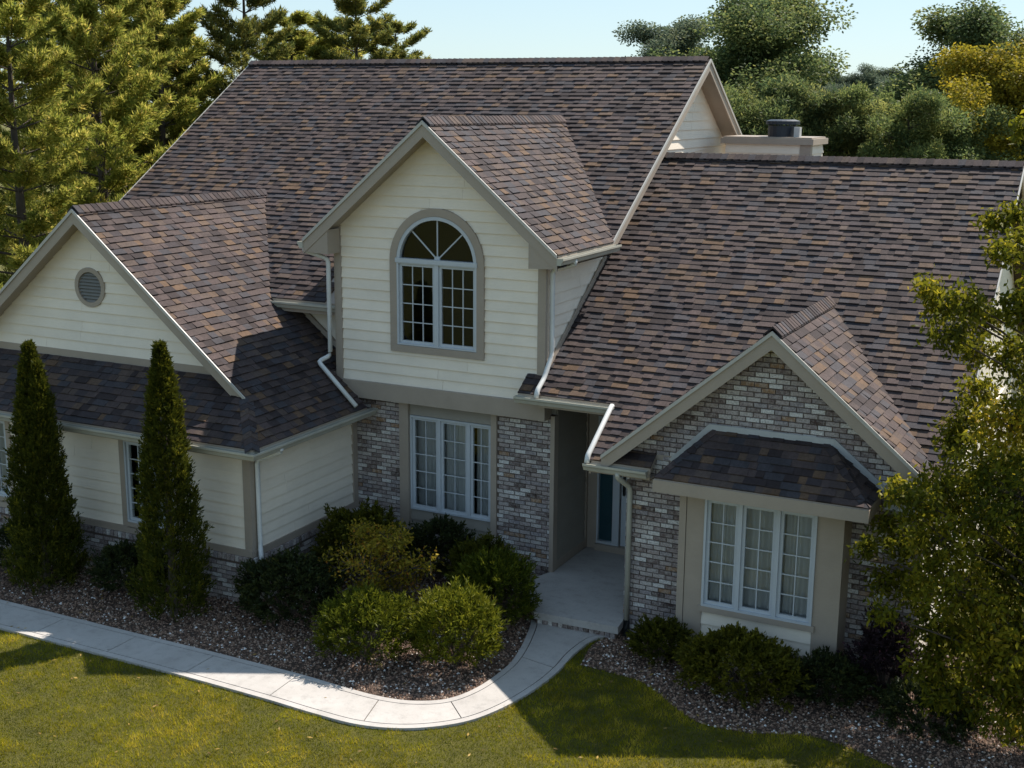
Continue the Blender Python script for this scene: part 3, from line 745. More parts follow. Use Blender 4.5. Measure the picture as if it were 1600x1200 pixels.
def gutter(pts, outs, name='gutter', d=.10, h=.095, mat=GUTTER):
    """open trough along a polyline at roof-edge height; outs: outward plan unit vectors per point (mitred)"""
    prof = [(0, 0), (0, -h), (d*.62, -h), (d*.80, -h*.55), (d, -h*.30), (d, 0), (d-.014, 0), (d-.014, -h*.26), (d*.74, -h*.5), (d*.58, -h+.008), (.008, -h+.008), (.008, 0)]
    n = len(prof); vs = []; fs = []
    for (x, y, z), o in zip(pts, outs):
        for a, b in prof: vs.append((x+o[0]*a, y+o[1]*a, z+b))
    for i in range(len(pts)-1):
        for k in range(n):
            k2 = (k+1) % n; fs.append((i*n+k, i*n+k2, (i+1)*n+k2, (i+1)*n+k))
    for e in (0, len(pts)-1):
        vs2 = [vs[e*n+k] for k in range(6)]; b_ = len(vs); vs = vs + vs2; fs.append((b_, b_+1, b_+2, b_+3, b_+4, b_+5))
    return MB().add(vs, fs).build(name, mat, house)
go = -.032
gutter([(2*xw-xwe, ywf, zwe+go), (xwe, ywf, zwe+go), (xwe, .42, zwe+go)], [(0, -1), (1, -1), (1, 0)])['label'] = 'gutter wrapping the corner of the wing'
trim('fascia', [(2*xw-xwe, xwe-.002, ywf+.003, ywf+.03, zwe-.16, zwe-.03)], TAUPE); trim('fascia', [(xwe-.03, xwe-.003, ywf+.03, .42, zwe-.16, zwe-.03)], TAUPE)
MB().box(2*xw-xwe, xwe-.03, ywf+.03, yWF+.02, zwe-.15, zwe-.135).box(xWR-.02, xwe-.03, yWF+.02, .42, zwe-.15, zwe-.135).build('soffit', TAUPE, house)
gutter([(-3.02, ye1, zm(ye1)+go), (-xdw-.02, ye1, zm(ye1)+go)], [(0, -1)]*2)
zde = zD(wd)
gutter([(wd, yd-.02, zde+go), (wd, ym(zde)+.08, zde+go)], [(1, 0)]*2)['label'] = 'sunlit gutter at the foot of the two storey gable roof'
gutter([(-wd, yd-.02, zde+go), (-wd, 1.9, zde+go)], [(-1, 0)]*2)
for sgn in (-1, 1):
    xa, xb = sorted((sgn*wd, sgn*(xdw+.0)))
    MB().box(xa, xb, ydw, 1.95, zde-.17, zde-.155).build('soffit', TAUPE, house)
    xa, xb = sorted((sgn*wd, sgn*(wd-.025)))
    MB().box(xa, xb, yd+.03, 1.95, zde-.17, zde-.04).build('fascia', TAUPE, house)
gutter([(xpl-.02, 0, z2(0)+go), (xst+.02, 0, z2(0)+go)], [(0, -1)]*2)['label'] = 'gutter above the front entry'
trim('fascia', [(xpl, xst, .004, .03, z2(0)-.17, z2(0)-.035)], TAUPE)
gutter([(xst-.06, yge, z2(yge)+go), (3.80, yge, z2(yge)+go)], [(0, -1)]*2)['label'] = 'short gutter at the brick corner beside the entry'
gutter([(6.78, yge, z2(yge)+go), (xR, yge, z2(yge)+go)], [(0, -1)]*2)
trim('fascia', [(xst, 3.82, yge+.003, yge+.03, z2(yge)-.16, z2(yge)-.035)], TAUPE); trim('fascia', [(6.78, xR, yge+.003, yge+.03, z2(yge)-.16, z2(yge)-.035)], TAUPE)
MB().box(xst, 3.83, yge+.03, ygw, z2(yge)-.15, z2(yge)-.135).box(6.78, xR, yge+.03, ygw, z2(yge)-.15, z2(yge)-.135).box(xst, xgc, ygw, 0, z2(yge)-.15, z2(yge)-.135).build('soffit', TAUPE, house)

def spout(pts, w=.065, h=.05, mat=SPOUT, label=None):
    mb = MB(); P = [Vector(p) for p in pts]
    # round the bends
    Q = [P[0]]
    for i in range(1, len(P)-1):
        a, b = (P[i-1]-P[i]), (P[i+1]-P[i]); r = min(.06, a.length*.4, b.length*.4)
        Q += [P[i]+a.normalized()*r, P[i]+(a.normalized()+b.normalized())*r*.22, P[i]+b.normalized()*r]
    Q.append(P[-1])
    mb.tube(Q, .036, 8)
    o = mb.build('downspout', mat, house)
    for p in o.data.polygons: p.use_smooth = True
    if label: o['label'] = label
    return o
zj = lambda x: zW(x)+.06
spout([(-wd-.05, .06, zde-.09), (-wd-.05, .06, zde-.17), (-xdw-.06, .22, zde-.30), (-xdw-.06, .22, zW(-xdw)+.30), (-xdw-.13, .0, zj(-xdw-.13)+.07), (-xwe*-1+.02, -.06, zj(xwe)+.03)], label='white downspout bending onto the wing roof')
spout([(wd+.05, .45, zde-.09), (wd+.05, .45, zde-.16), (xdw+.06, .42, zde-.24), (xdw+.06, .42, z2(.42)+.22), (xdw+.05, .20, z2(.2)+.07), (xdw+.05, -.02, z2(0)+.07), (xdw+.05, -.05, z2(0)-.03)], label='white downspout beside the arched window gable landing on the entry roof')
spout([(xst-.02, -.05, z2(0)-.03), (xst-.02, -.08, z2(-.08)+.05), (xst-.02, yge-.02, z2(yge)+.06), (xst-.02, yge-.05, z2(yge)-.03)], label='sunlit pipe linking the two entry gutters')
sd_ = spout([(3.40, yge-.05, z2(yge)-.11), (3.40, yge-.05, z2(yge)-.17), (3.50, ygw-.055, z2(yge)-.34), (3.50, ygw-.055, .14)], mat=GUTTER, label='downspout on the brick corner with a black boot')
MB().tube([(3.50, ygw-.055, .20), (3.50, ygw-.06, .08), (3.51, ygw-.09, .02), (3.54, ygw-.18, .005)], [.045, .05, .05, .05], 10).build('drain_boot', BLACK, sd_)
spout([(xwe+.05, ywf+.55, zwe-.10), (xwe+.05, ywf+.55, zwe-.15), (xWR+.06, yWF+.10, zwe-.26), (xWR+.06, yWF+.10, .86), (xWR+.12, yWF+.04, .70), (xWR+.12, yWF+.04, .1)], label='white downspout on the corner of the wing')

# ------------------------------------------------------------------ chimney
ch = MB().box(2.2, 3.72, 6.95, 7.9, 4.2, 6.255).build('chimney', CREAM, house); ch['label'] = 'sided chimney with dark metal flue behind the ridge'
boards(ch, my(6.95), 5.0, 6.24, lambda z: 2.2, lambda z: 3.55, seed=51)
boards(ch, mx(3.72), 5.0, 6.24, lambda z: 7.06, lambda z: 7.9, seed=52)
trim('corner_board', [(3.56, 3.745, 6.922, 7.06, 5.0, 6.255)], TAUPE, ch)
trim('chimney_cap', [(2.12, 3.80, 6.87, 7.98, 6.257, 6.36), (2.16, 3.76, 6.91, 7.94, 6.36, 6.385)], TAUPE, ch)
fl = MB(); fl.tube([(3.12, 7.35, 6.385), (3.12, 7.35, 6.58)], .26, 20).tube([(3.12, 7.35, 6.60), (3.12, 7.35, 6.66), (3.12, 7.35, 6.685)], [.30, .30, .22], 20)
for k in range(8):
    t = k*math.pi/4; fl.bar((3.12+.22*math.cos(t), 7.35+.22*math.sin(t), 6.57), (3.12+.22*math.cos(t), 7.35+.22*math.sin(t), 6.61), .02, .02, (1, 0, 0))
fl.build('flue', DARKMETAL, ch)
MB().box(3.40, 3.50, 7.06, 7.2, 6.385, 6.56).build('flue_vent', FLASH, ch)

# ------------------------------------------------------------------ windows
def sash(win, x0, x1, z0, z1, y, cols, rows, fw=.04, mw=.014):
    mb = MB().box(x0, x0+fw, y-.02, y+.03, z0, z1).box(x1-fw, x1, y-.02, y+.03, z0, z1).box(x0+fw, x1-fw, y-.02, y+.03, z0, z0+fw).box(x0+fw, x1-fw, y-.02, y+.03, z1-fw, z1)
    mb.build('sash', WHITE, win)
    a0, a1, b0, b1 = x0+fw, x1-fw, z0+fw, z1-fw; cw, chh = (a1-a0)/cols, (b1-b0)/rows
    for i in range(1, cols): MB().box(a0+i*cw-mw/2, a0+i*cw+mw/2, y-.008, y+.012, b0, b1).build('muntin', WHITE, win)
    for j in range(1, rows): MB().box(a0, a1, y-.006, y+.010, b0+j*chh-mw/2, b0+j*chh+mw/2).build('muntin', WHITE, win)
    for i in range(cols):
        for j in range(rows):
            t1, t2 = random.uniform(-.0012, .0012), random.uniform(-.0012, .0012)
            u0, u1, v0, v1 = a0+i*cw+.002, a0+(i+1)*cw-.002, b0+j*chh+.002, b0+(j+1)*chh-.002
            MB().add([(u0, y+.002+t1, v0), (u1, y+.002-t1, v0), (u1, y+.002-t1+t2, v1), (u0, y+.002+t1+t2, v1)], [(0, 1, 2, 3)]).build('pane', GLASS, win)
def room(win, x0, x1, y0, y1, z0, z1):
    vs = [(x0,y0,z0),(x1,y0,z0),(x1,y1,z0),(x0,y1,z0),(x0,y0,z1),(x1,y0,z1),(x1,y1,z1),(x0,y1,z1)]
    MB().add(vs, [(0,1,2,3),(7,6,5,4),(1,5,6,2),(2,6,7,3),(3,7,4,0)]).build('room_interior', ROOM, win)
def curtain(win, x0, x1, y, z0, z1, n=60, amp=.018):
    ph = random.random()*6; xs = np.linspace(x0, x1, n); vs = []
    for x in xs:
        yy = y+amp*math.sin(x*58+ph+1.5*math.sin(x*9))+amp*.5*math.sin(x*31+ph)
        vs += [(x, yy, z0), (x, yy+.01, z1)]
    o = MB().add(vs, [(2*i, 2*i+2, 2*i+3, 2*i+1) for i in range(n-1)]).build('curtain', CURTAIN, win)
    for p in o.data.polygons: p.use_smooth = True
def frame(win, x0, x1, z0, z1, y, fw=.03, mull=()):
    mb = MB().box(x0, x0+fw, y-.035, y+.06, z0, z1).box(x1-fw, x1, y-.035, y+.06, z0, z1).box(x0+fw, x1-fw, y-.035, y+.06, z0, z0+fw).box(x0+fw, x1-fw, y-.035, y+.06, z1-fw, z1)
    for a, b in mull: mb.box(a, b, y-.03, y+.06, z0+fw, z1-fw)
    mb.build('frame', WHITE, win)
# arched window
aw = empty('window', (0, 0, 0), house); aw['label'] = 'arched fanlight window over two dark casements'
yA = ydw+.005
frame(aw, AX-AR+.005, AX+AR-.005, 3.40, AZ-.005, yA, .03, [(AX-.035, AX+.035)])
MB().box(AX-AR-.01, AX+AR+.01, yA-.05, yA+.05, AZ-.02, AZ+.045).build('transom', WHITE, aw)
sash(aw, AX-AR+.035, AX-.035, 3.43, AZ-.035, yA+.02, 3, 4); sash(aw, AX+.035, AX+AR-.035, 3.43, AZ-.035, yA+.02, 3, 4)
af = MB(); cas = MB(); N = 28; zc = AZ+.045
for k in range(N):
    t0, t1 = math.pi*k/N, math.pi*(k+1)/N
    P = lambda r, t, y: (AX+r*math.cos(t), y, AZ+.0+max(.045, r*math.sin(t)))
    af.prism([P(AR-.055, t0, yA-.035), P(AR, t0, yA-.035), P(AR, t1, yA-.035), P(AR-.055, t1, yA-.035)], (0, .09, 0))
    Q = lambda r, t, y: (AX+r*math.cos(t), y, AZ+r*math.sin(t))
    cas.prism([Q(AR-.004, t0, ydw-.03), Q(AR+.115, t0, ydw-.03), Q(AR+.115, t1, ydw-.03), Q(AR-.004, t1, ydw-.03)], (0, .05, 0))
af.build('arch_frame', WHITE, aw)
cas.box(AX-AR-.115, AX-AR+.004, ydw-.03, ydw+.02, 3.295, AZ).box(AX+AR-.004, AX+AR+.115, ydw-.03, ydw+.02, 3.295, AZ).box(AX-AR+.004, AX+AR-.004, ydw-.03, ydw+.02, 3.295, 3.405)
cas.build('casing', TAUPE, aw)
hubz = AZ+.045
angs = [0, math.radians(45), math.pi/2, math.radians(135), math.pi]; rA = AR-.05
for t in angs[1:-1]:
    MB().bar((AX, yA+.02, hubz), (AX+rA*math.cos(t), yA+.02, hubz+(rA-.04)*math.sin(t)), .018, .016, (0, 1, 0)).build('muntin', WHITE, aw)
MB().tube([(AX, yA-.0, hubz+.01), (AX, yA+.03, hubz+.01)], .045, 14).build('muntin', WHITE, aw)
for k in range(4):
    pts = [(AX, yA+.024, hubz)] + [(AX+rA*math.cos(t), yA+.024, hubz+(rA-.04)*math.sin(t)) for t in np.linspace(angs[k], angs[k+1], 7)]
    MB().add(pts, [tuple(range(8))]).build('pane', GLASS, aw)
room(aw, -1.6, 1.6, ydw+.13, 1.88, 3.0, 5.25)
# lower triple window
lw = empty('window', (0, 0, 0), house); lw['label'] = 'triple casement window in the recessed brick wall'
yL = ybw+.05
frame(lw, -.555, .855, .80, 2.29, yL, .03, [(-.075, -.025), (.435, .485)])
for a, b in ((-.525, -.075), (-.025, .435), (.485, .825)): sash(lw, a, b, .83, 2.26, yL+.015, 2, 5)
room(lw, -.70, .94, ybw+.12, 2.2, .37, 2.46); curtain(lw, -.02, .46, yL+.09, .82, 2.27, 70); curtain(lw, .50, .93, yL+.16, .82, 2.27, amp=.014); curtain(lw, -.60, -.10, yL+.18, .82, 2.27, amp=.014)
# bay windows
bw = empty('window', (0, 0, 0), house); bw['label'] = 'curtained triple casement window of the bay'
frame(bw, 4.655, 6.05, .775, 2.20, yB+.01, .03, [(5.085, 5.135), (5.555, 5.605)])
for a, b in ((4.685, 5.085), (5.135, 5.555), (5.605, 6.02)): sash(bw, a, b, .805, 2.17, yB+.03, 2, 5)
room(bw, 4.46, 6.24, yB+.09, .9, .37, 2.27); curtain(bw, 4.62, 6.1, yB+.14, .78, 2.2, n=220)
# wing windows
for a, b in wwin:
    ww = empty('window', (0, 0, 0), house)
    frame(ww, a, b, .87, 2.12, yWF+.02, .03, [((a+b)/2-.02, (a+b)/2+.02)])
    sash(ww, a+.03, (a+b)/2-.02, .90, 2.09, yWF+.035, 2, 5); sash(ww, (a+b)/2+.02, b-.03, .90, 2.09, yWF+.035, 2, 5)
    room(ww, a-.1, b+.1, yWF+.125, yWF+2, .8, 2.2); curtain(ww, a+.12, b-.12, yWF+.15, .88, 2.11)
    ww['label'] = 'wing window partly behind the taller arborvitae' if a > -5 else 'wing window beside the twin tipped arborvitae'

# ------------------------------------------------------------------ ground, beds, walk
def sheet(name, pts, z, mat, kind='structure'):
    loops = [[Vector((x, y, 0)) for x, y in pts]]; t = tessellate_polygon(loops)
    fs = []
    for a, b, c in t:
        A, B, C = pts[a], pts[b], pts[c]
        fs.append((a, b, c) if (B[0]-A[0])*(C[1]-A[1])-(B[1]-A[1])*(C[0]-A[0]) > 0 else (a, c, b))
    o = MB().add([(x, y, z) for x, y in pts], fs).build(name, mat); return tag(o, kind=kind)
LAWN = ground_mat()
sheet('ground', [(-900, -500), (900, -500), (900, 1200), (-900, 1200)], -.004, LAWN)['label'] = 'green lawn running out to the trees'
def smooth(pts, n=10):
    P = [np.array(p, float) for p in pts]; P = [2*P[0]-P[1]] + P + [2*P[-1]-P[-2]]; out = []
    for i in range(1, len(P)-2):
        for k in range(n):
            t = k/n; a, b, c, d = P[i-1:i+3]
            out.append(.5*((2*b)+(-a+c)*t+(2*a-5*b+4*c-d)*t*t+(-a+3*b-3*c+d)*t**3))
    out.append(P[-2]); return out
# station pairs (house side, lawn side); joints where flagged
ST = [((-9.4, -3.79), (-9.4, -4.50), 1), ((-8.5, -3.79), (-8.5, -4.50), 1), ((-7.25, -3.79), (-7.25, -4.50), 1), ((-6.0, -3.79), (-6.0, -4.50), 1), ((-4.75, -3.79), (-4.75, -4.50), 1), ((-3.45, -3.785), (-3.45, -4.49), 1), ((-2.17, -3.78), (-2.17, -4.485), 1), ((-.88, -3.77), (-.88, -4.485), 1),
      ((.40, -3.78), (.44, -4.51), 1), ((1.05, -3.82), (1.15, -4.545), 0), ((1.62, -3.83), (1.80, -4.53), 1), ((2.03, -3.74), (2.35, -4.33), 0), ((2.36, -3.50), (2.80, -3.93), 1), ((2.53, -3.05), (3.04, -3.40), 0), ((2.575, -2.42), (3.17, -2.72), 0), ((2.53, -2.05), (3.20, -2.18), 1),
      ((2.43, -1.62), (3.17, -1.62), 0), ((2.29, -1.15), (3.22, -1.12), 0), ((2.20, -.93), (3.36, -.90), 1)]
NS = 8
A = smooth([s[0] for s in ST], NS); B = smooth([s[1] for s in ST], NS)
walk = tag(empty('walkway', (0, 0, 0)), 'pale concrete path curving from the porch step along the beds', kind='structure')
bwid = .085; gap = .013
def lerp(a, b, t): return a+(b-a)*t
def strip(i0, i1, f0, f1, rnd, name, e0=0, e1=0, zt=.03):
    mb = MB(); top = []
    L0 = []; L1 = []
    for i in range(i0, i1+1):
        a, b = A[i], B[i]; wd_ = np.linalg.norm(b-a)
        L0.append(lerp(a, b, f0(wd_))); L1.append(lerp(a, b, f1(wd_)))
    if e0:
        L0[0] = L0[0]+(L0[1]-L0[0])/np.linalg.norm(L0[1]-L0[0])*gap; L1[0] = L1[0]+(L1[1]-L1[0])/np.linalg.norm(L1[1]-L1[0])*gap
    n = len(L0); vs = [(p[0], p[1], zt) for p in L0] + [(p[0], p[1], zt) for p in L1] + [(p[0], p[1], -.02) for p in L0] + [(p[0], p[1], -.02) for p in L1]
    fs = []
    for i in range(n-1):
        fs += [(n+i, n+i+1, i+1, i), (i, i+1, 2*n+i+1, 2*n+i), (n+i+1, n+i, 3*n+i, 3*n+i+1)]
    fs += [(n, 0, 2*n, 3*n), (n-1, 2*n-1, 4*n-1, 3*n-1)]
    mb.add(vs, fs, rnd); return mb.build(name, CONC, walk)
js = [i*NS for i, s in enumerate(ST) if s[2]]
for a, b in zip(js[:-1], js[1:]):
    strip(a, b, lambda w_: (bwid+gap)/w_, lambda w_: 1-(bwid+gap)/w_, random.random(), 'slab', 1)
strip(0, len(A)-1, lambda w_: 0, lambda w_: bwid/w_, .5, 'border'); strip(0, len(A)-1, lambda w_: 1-bwid/w_, lambda w_: 1, .6, 'border')
MB().add([(p[0], p[1], .018) for p in A]+[(p[0], p[1], .018) for p in B], [(len(A)+i, len(A)+i+1, i+1, i) for i in range(len(A)-1)]).build('joint_bed', soil_mat(), walk)
SOIL = soil_mat()
bed1 = [(-9.4, -2.0), (-1.4, -2.0), (-1.4, .6), (2.1, .6), (2.2, -.9)] + [(p[0], p[1]) for p in reversed(A)][1:]
sheet('planting_bed', bed1, .002, SOIL)['label'] = 'gravel mulched bed between the path and the wing'
bedR = [(3.36, -.90), (3.25, -1.12), (3.28, -1.5), (3.36, -1.88), (3.83, -1.91), (4.195, -1.965), (4.526, -2.18), (4.87, -2.465), (5.246, -2.657), (5.824, -2.60), (6.274, -2.40), (6.71, -2.40), (7.31, -2.62), (8.2, -2.9), (9.3, -2.7), (9.9, -1.7), (9.6, -.4), (8.6, .6), (7.2, .6), (7.2, -.4), (3.4, -.4)]
bedRs = [tuple(p) for p in smooth(bedR[4:17], 5)]; bed2 = bedR[:4] + bedRs + bedR[17:]
sheet('planting_bed', bed2, .002, SOIL)['label'] = 'gravel mulched bed below the bay window'

def inpoly(x, y, poly):
    r = np.zeros(len(x), bool); n = len(poly)
    for i in range(n):
        (x0, y0), (x1, y1) = poly[i], poly[(i+1) % n]
        if y0 == y1: continue
        c = ((y0 > y) != (y1 > y)) & (x < (x1-x0)*(y-y0)/(y1-y0)+x0); r ^= c
    return r
walkpoly = [(p[0], p[1]) for p in A] + [(p[0], p[1]) for p in reversed(B)]
def scatter(n, x0, x1, y0, y1, margin=220):
    x = RNG.uniform(x0, x1, n); y = RNG.uniform(y0, y1, n)
    u, v = projN(np.stack([x, y, np.zeros(n)], 1)); k = (u > -margin) & (u < 1600+margin) & (v < 1200+margin) & (v > 500)
    return x[k], y[k]
# grass blades
x, y = scatter(900000, -9, 13, -9, 2)
k = ~(inpoly(x, y, bed1) | inpoly(x, y, bed2) | inpoly(x, y, walkpoly)) & ((y < -3.2) | (x > 3.0)) & ~((x > -8.3) & (x < 7.3) & (y > -.7))
x, y = x[k], y[k]; n = len(x)
def vnoise(x, y, f, seed):
    g = np.random.default_rng(seed).random((64, 64)); X, Y = (x*f) % 63, (y*f) % 63; i, j = X.astype(int), Y.astype(int); a, b = X-i, Y-j
    a, b = a*a*(3-2*a), b*b*(3-2*b); return (g[i, j]*(1-a)+g[i+1, j]*a)*(1-b)+(g[i, j+1]*(1-a)+g[i+1, j+1]*a)*b
pn = np.clip(.5+(vnoise(x, y, .9, 1)-.5)*.7+(vnoise(x, y, 4.5, 2)-.5)*.9+(vnoise(x, y, 13, 3)-.5)*.7, 0, 1)
h = RNG.uniform(.022, .05, n)*(.55+.8*pn); th = RNG.uniform(0, 2*np.pi, n); le = RNG.uniform(.1, 1.1, n)*h
wv = RNG.uniform(.0025, .0045, n)
b = np.stack([np.cos(th)*wv, np.sin(th)*wv, np.zeros(n)], 1); c0 = np.stack([x, y, np.full(n, -.004)], 1)
t2 = RNG.uniform(0, 2*np.pi, n); tip = c0+np.stack([np.cos(t2)*le, np.sin(t2)*le, h], 1)
g = quads_mesh('grass', np.stack([c0-b, c0+b, tip], 1), np.clip(RNG.normal(.46, .16, n)+(pn-.5)*.75, 0, 1), 3)
tag(link('grass', g, GRASS), 'short sunlit lawn grass in front of the path', 'grass', kind='stuff')
# gravel
x, y = scatter(110000, -9, 10, -4, .6, 150)
k = inpoly(x, y, bed1) | inpoly(x, y, bed2); x, y = x[k], y[k]; n = len(x)
r = RNG.uniform(.011, .026, n); OC = np.array([[1,0,0],[0,1,0],[-1,0,0],[0,-1,0],[0,0,.7],[0,0,-.7]]); TF = [(0,1,4),(1,2,4),(2,3,4),(3,0,4)]
th = RNG.uniform(0, 6.28, n); cs, sn = np.cos(th), np.sin(th); el = RNG.uniform(.6, 1.1, n)
tris = np.zeros((n, 4, 3, 3))
jit = RNG.uniform(.75, 1.2, (n, 6))
for fi, f in enumerate(TF):
    for vi, o in enumerate(f):
        ox, oy, oz = OC[o]; px, py = ox*r*jit[:, o], oy*r*el*jit[:, o]
        tris[:, fi, vi, 0] = x+cs*px-sn*py; tris[:, fi, vi, 1] = y+sn*px+cs*py; tris[:, fi, vi, 2] = .006+oz*r*jit[:, o]*1.1
gm = quads_mesh('gravel', tris.reshape(-1, 3, 3), np.repeat(RNG.random(n), 4), 3)
tag(link('gravel', gm, gravel_mat()), 'brown and white river gravel covering the beds', 'gravel', kind='stuff')

x, y = scatter(420, -8, 9, -6.5, -.8, 100); n = len(x); th = RNG.uniform(0, 6.28, n); l = RNG.uniform(.02, .04, n)
k = inpoly(x, y, walkpoly); zz = np.where(k, .033, .03); a = np.stack([np.cos(th)*l, np.sin(th)*l, RNG.uniform(-.004, .012, n)], 1); b = np.stack([-np.sin(th)*l*.35, np.cos(th)*l*.35, RNG.uniform(0, .006, n)], 1); c0 = np.stack([x, y, zz], 1)
keep = ~k | (RNG.random(n) < .35)
tag(link('leaf_litter', quads_mesh('leaf_litter', np.stack([c0-a, c0+b, c0+a, c0-b], 1)[keep], RNG.random(n)[keep]), leaf_mat('dry_leaf', [(0, (.12, .08, .03)), (1, (.40, .26, .07))], .2)), 'scattered dry fallen leaves on the lawn and path', 'leaves', kind='stuff')
# ------------------------------------------------------------------ foliage
def unit(v): return v/np.maximum(1e-9, np.linalg.norm(v, axis=1, keepdims=True))
def leaves(P, D, L, Wd, rnd, rng, droop=0.0, fold=0.0):
    """rhombic leaves at P pointing along D (N,3)"""
    n = len(P); D = unit(D + np.array([0, 0, -droop])); R = unit(np.cross(D, rng.normal(size=(n, 3))))
    L = np.broadcast_to(L, n)[:, None]; Wd = np.broadcast_to(Wd, n)[:, None]
    m = P + D*L*.45
    return np.stack([P, m+R*Wd*.5, P+D*L, m-R*Wd*.5], 1)
def shrub(name, loc, rx, ry, rz, n, L, Wd, mat, label, group=None, seed=0, up=.6, lump=.12, cat='shrub', zc=None, mean=.4, spiky=.0):
    rng = np.random.default_rng(seed); zc = rz*.92 if zc is None else zc
    root = empty(name, loc); tag(root, label, cat, group)
    per = 20; ns = n//per
    d = unit(rng.normal(size=(ns, 3))); d[:, 2] = np.where(d[:, 2] < -.6, -d[:, 2], d[:, 2])
    ph = rng.uniform(0, 6.28, 6)
    lum = 1+lump*(np.sin(d[:, 0]*5+ph[0])*np.sin(d[:, 1]*5+ph[1])+np.sin(d[:, 2]*7+ph[2]+d[:, 0]*4)*.7+.5*np.sin(d[:, 0]*13+ph[3])*np.sin(d[:, 1]*12+d[:, 2]*11+ph[4]))
    rad = (rng.uniform(.45, .92, ns)**.5)*lum + spiky*np.abs(rng.normal(0, 1, ns))*np.maximum(0, d[:, 2])
    B0 = d*np.array([rx, ry, rz])*rad[:, None] + np.array([0, 0, zc])
    ax = unit(d*np.array([1, 1, .5]) + np.array([0, 0, up]) + rng.normal(0, .28, (ns, 3)))
    tl = np.tile(np.linspace(0, 1, per), ns); sl_ = np.repeat(rng.uniform(.8, 1.7, ns), per)*L*1.5
    A0 = np.repeat(ax, per, 0); P = np.repeat(B0, per, 0) + A0*(tl*sl_)[:, None] + rng.normal(0, L*.16, (ns*per, 3))
    D = unit(A0*(.5+.6*tl[:, None]) + rng.normal(0, .55, (ns*per, 3)))
    tone = np.repeat(rng.normal(0, .10, ns), per)
    k = P[:, 2] > .015; P, D, tone, tl = P[k], D[k], tone[k], tl[k]
    V = leaves(P, D, rng.uniform(.6, 1.2, len(P))*L, Wd*rng.uniform(.7, 1.2, len(P)), None, rng)
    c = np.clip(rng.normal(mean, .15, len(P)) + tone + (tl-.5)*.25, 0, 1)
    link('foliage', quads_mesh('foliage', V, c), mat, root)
    mb = MB()
    for k in range(9):
        t = rng.uniform(0, 6.28); q = rng.uniform(.35, .8)
        mb.tube([(0, 0, 0), (math.cos(t)*rx*q*.4, math.sin(t)*ry*q*.4, zc*.5), (math.cos(t)*rx*q, math.sin(t)*ry*q, zc*1.25)], [.02, .014, .006], 5)
    mb.build('stem', BARK, root); return root

def arborvitae(loc, h, r, label, tips=((0, 0, 1.0),), n=64000, seed=0):
    rng = np.random.default_rng(seed); root = tag(empty('arborvitae', loc), label, 'arborvitae')
    VV = []; CC = []
    for (ox, oy, hs) in tips:
        per = 18; ns = int(n*(1 if hs == 1.0 else .45))//per; t = rng.random(ns)**.8; H = h*hs
        prof = lambda t: r*np.minimum(np.maximum(1-t, 1e-4)**.66, np.minimum(1.9*(1-t)+.015, .88+t*1.2))
        th = rng.uniform(0, 2*np.pi, ns); ph = rng.uniform(0, 6.28, 3)
        lum = 1+.13*np.sin(th*3+t*11+ph[0])+.10*np.sin(th*7-t*27+ph[1])+.07*np.sin(t*55+th*4)
        rad = prof(t)*lum*rng.uniform(.66, 1.04, ns)*(1 if hs == 1.0 else .62)
        off = np.stack([ox*np.clip(t*1.6, 0, 1), oy*np.clip(t*1.6, 0, 1)], 1)
        B0 = np.stack([np.cos(th)*rad+off[:, 0], np.sin(th)*rad+off[:, 1], t*H*.97], 1)
        ax = unit(np.stack([np.cos(th)*.5, np.sin(th)*.5, np.ones(ns)], 1)+rng.normal(0, .22, (ns, 3)))
        fan = unit(np.cross(ax, rng.normal(size=(ns, 3)))); q = np.tile(np.linspace(0, 1, per), ns); ln = np.repeat(rng.uniform(.07, .17, ns)*(1.1-.55*t), per)
        A0, F0 = np.repeat(ax, per, 0), np.repeat(fan, per, 0); sgn = rng.uniform(-1, 1, ns*per)
        P = np.repeat(B0, per, 0)+A0*(q*ln)[:, None]+F0*(sgn*ln*.32)[:, None]
        D = A0+F0*(sgn*.8)[:, None]+rng.normal(0, .2, (ns*per, 3)); m = ns*per
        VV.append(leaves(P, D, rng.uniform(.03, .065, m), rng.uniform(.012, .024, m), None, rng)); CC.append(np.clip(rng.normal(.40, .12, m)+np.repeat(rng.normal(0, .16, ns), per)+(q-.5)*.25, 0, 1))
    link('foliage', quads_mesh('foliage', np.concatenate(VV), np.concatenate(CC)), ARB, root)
    MB().tube([(0, 0, 0), (0, 0, h*.5), (0, 0, h*.93)], [.06, .04, .008], 7).build('trunk', BARK, root); return root
arborvitae((-4.62, -3.05, 0), 3.66, .50, 'twin tipped columnar arborvitae in front of the wing', ((-.02, 0, 1.0), (.17, -.05, .93)), seed=3)
arborvitae((-2.28, -3.0, 0), 3.86, .47, 'single tipped columnar arborvitae nearer the corner of the wing', seed=5)
shrub('low_shrub', (-3.3, -2.75, 0), .55, .42, .36, 9000, .06, .022, DKSHRUB, 'low dark shrub between the two arborvitaes', seed=11)
shrub('low_shrub', (-5.4, -2.8, 0), .5, .42, .36, 6000, .06, .022, DKSHRUB, 'low dark shrub beyond the twin tipped arborvitae', seed=12)
shrub('dark_shrub', (-.78, -2.40, 0), .74, .60, .42, 15000, .06, .026, DKSHRUB, 'spreading dark shrub at the corner of the wing', seed=13)
shrub('leafy_shrub', (-.62, -.75, 0), .68, .60, .55, 13000, .07, .028, OLIVE, 'olive leafy shrub in the inner corner against the brick wall', seed=14, lump=.2, mean=.3)
shrub('clipped_shrub', (.86, -2.98, 0), .58, .52, .40, 13000, .075, .017, YEW, 'rounded green yew on the gravel beside the spreading dark shrub', seed=15, up=.8, spiky=.06, mean=.32)
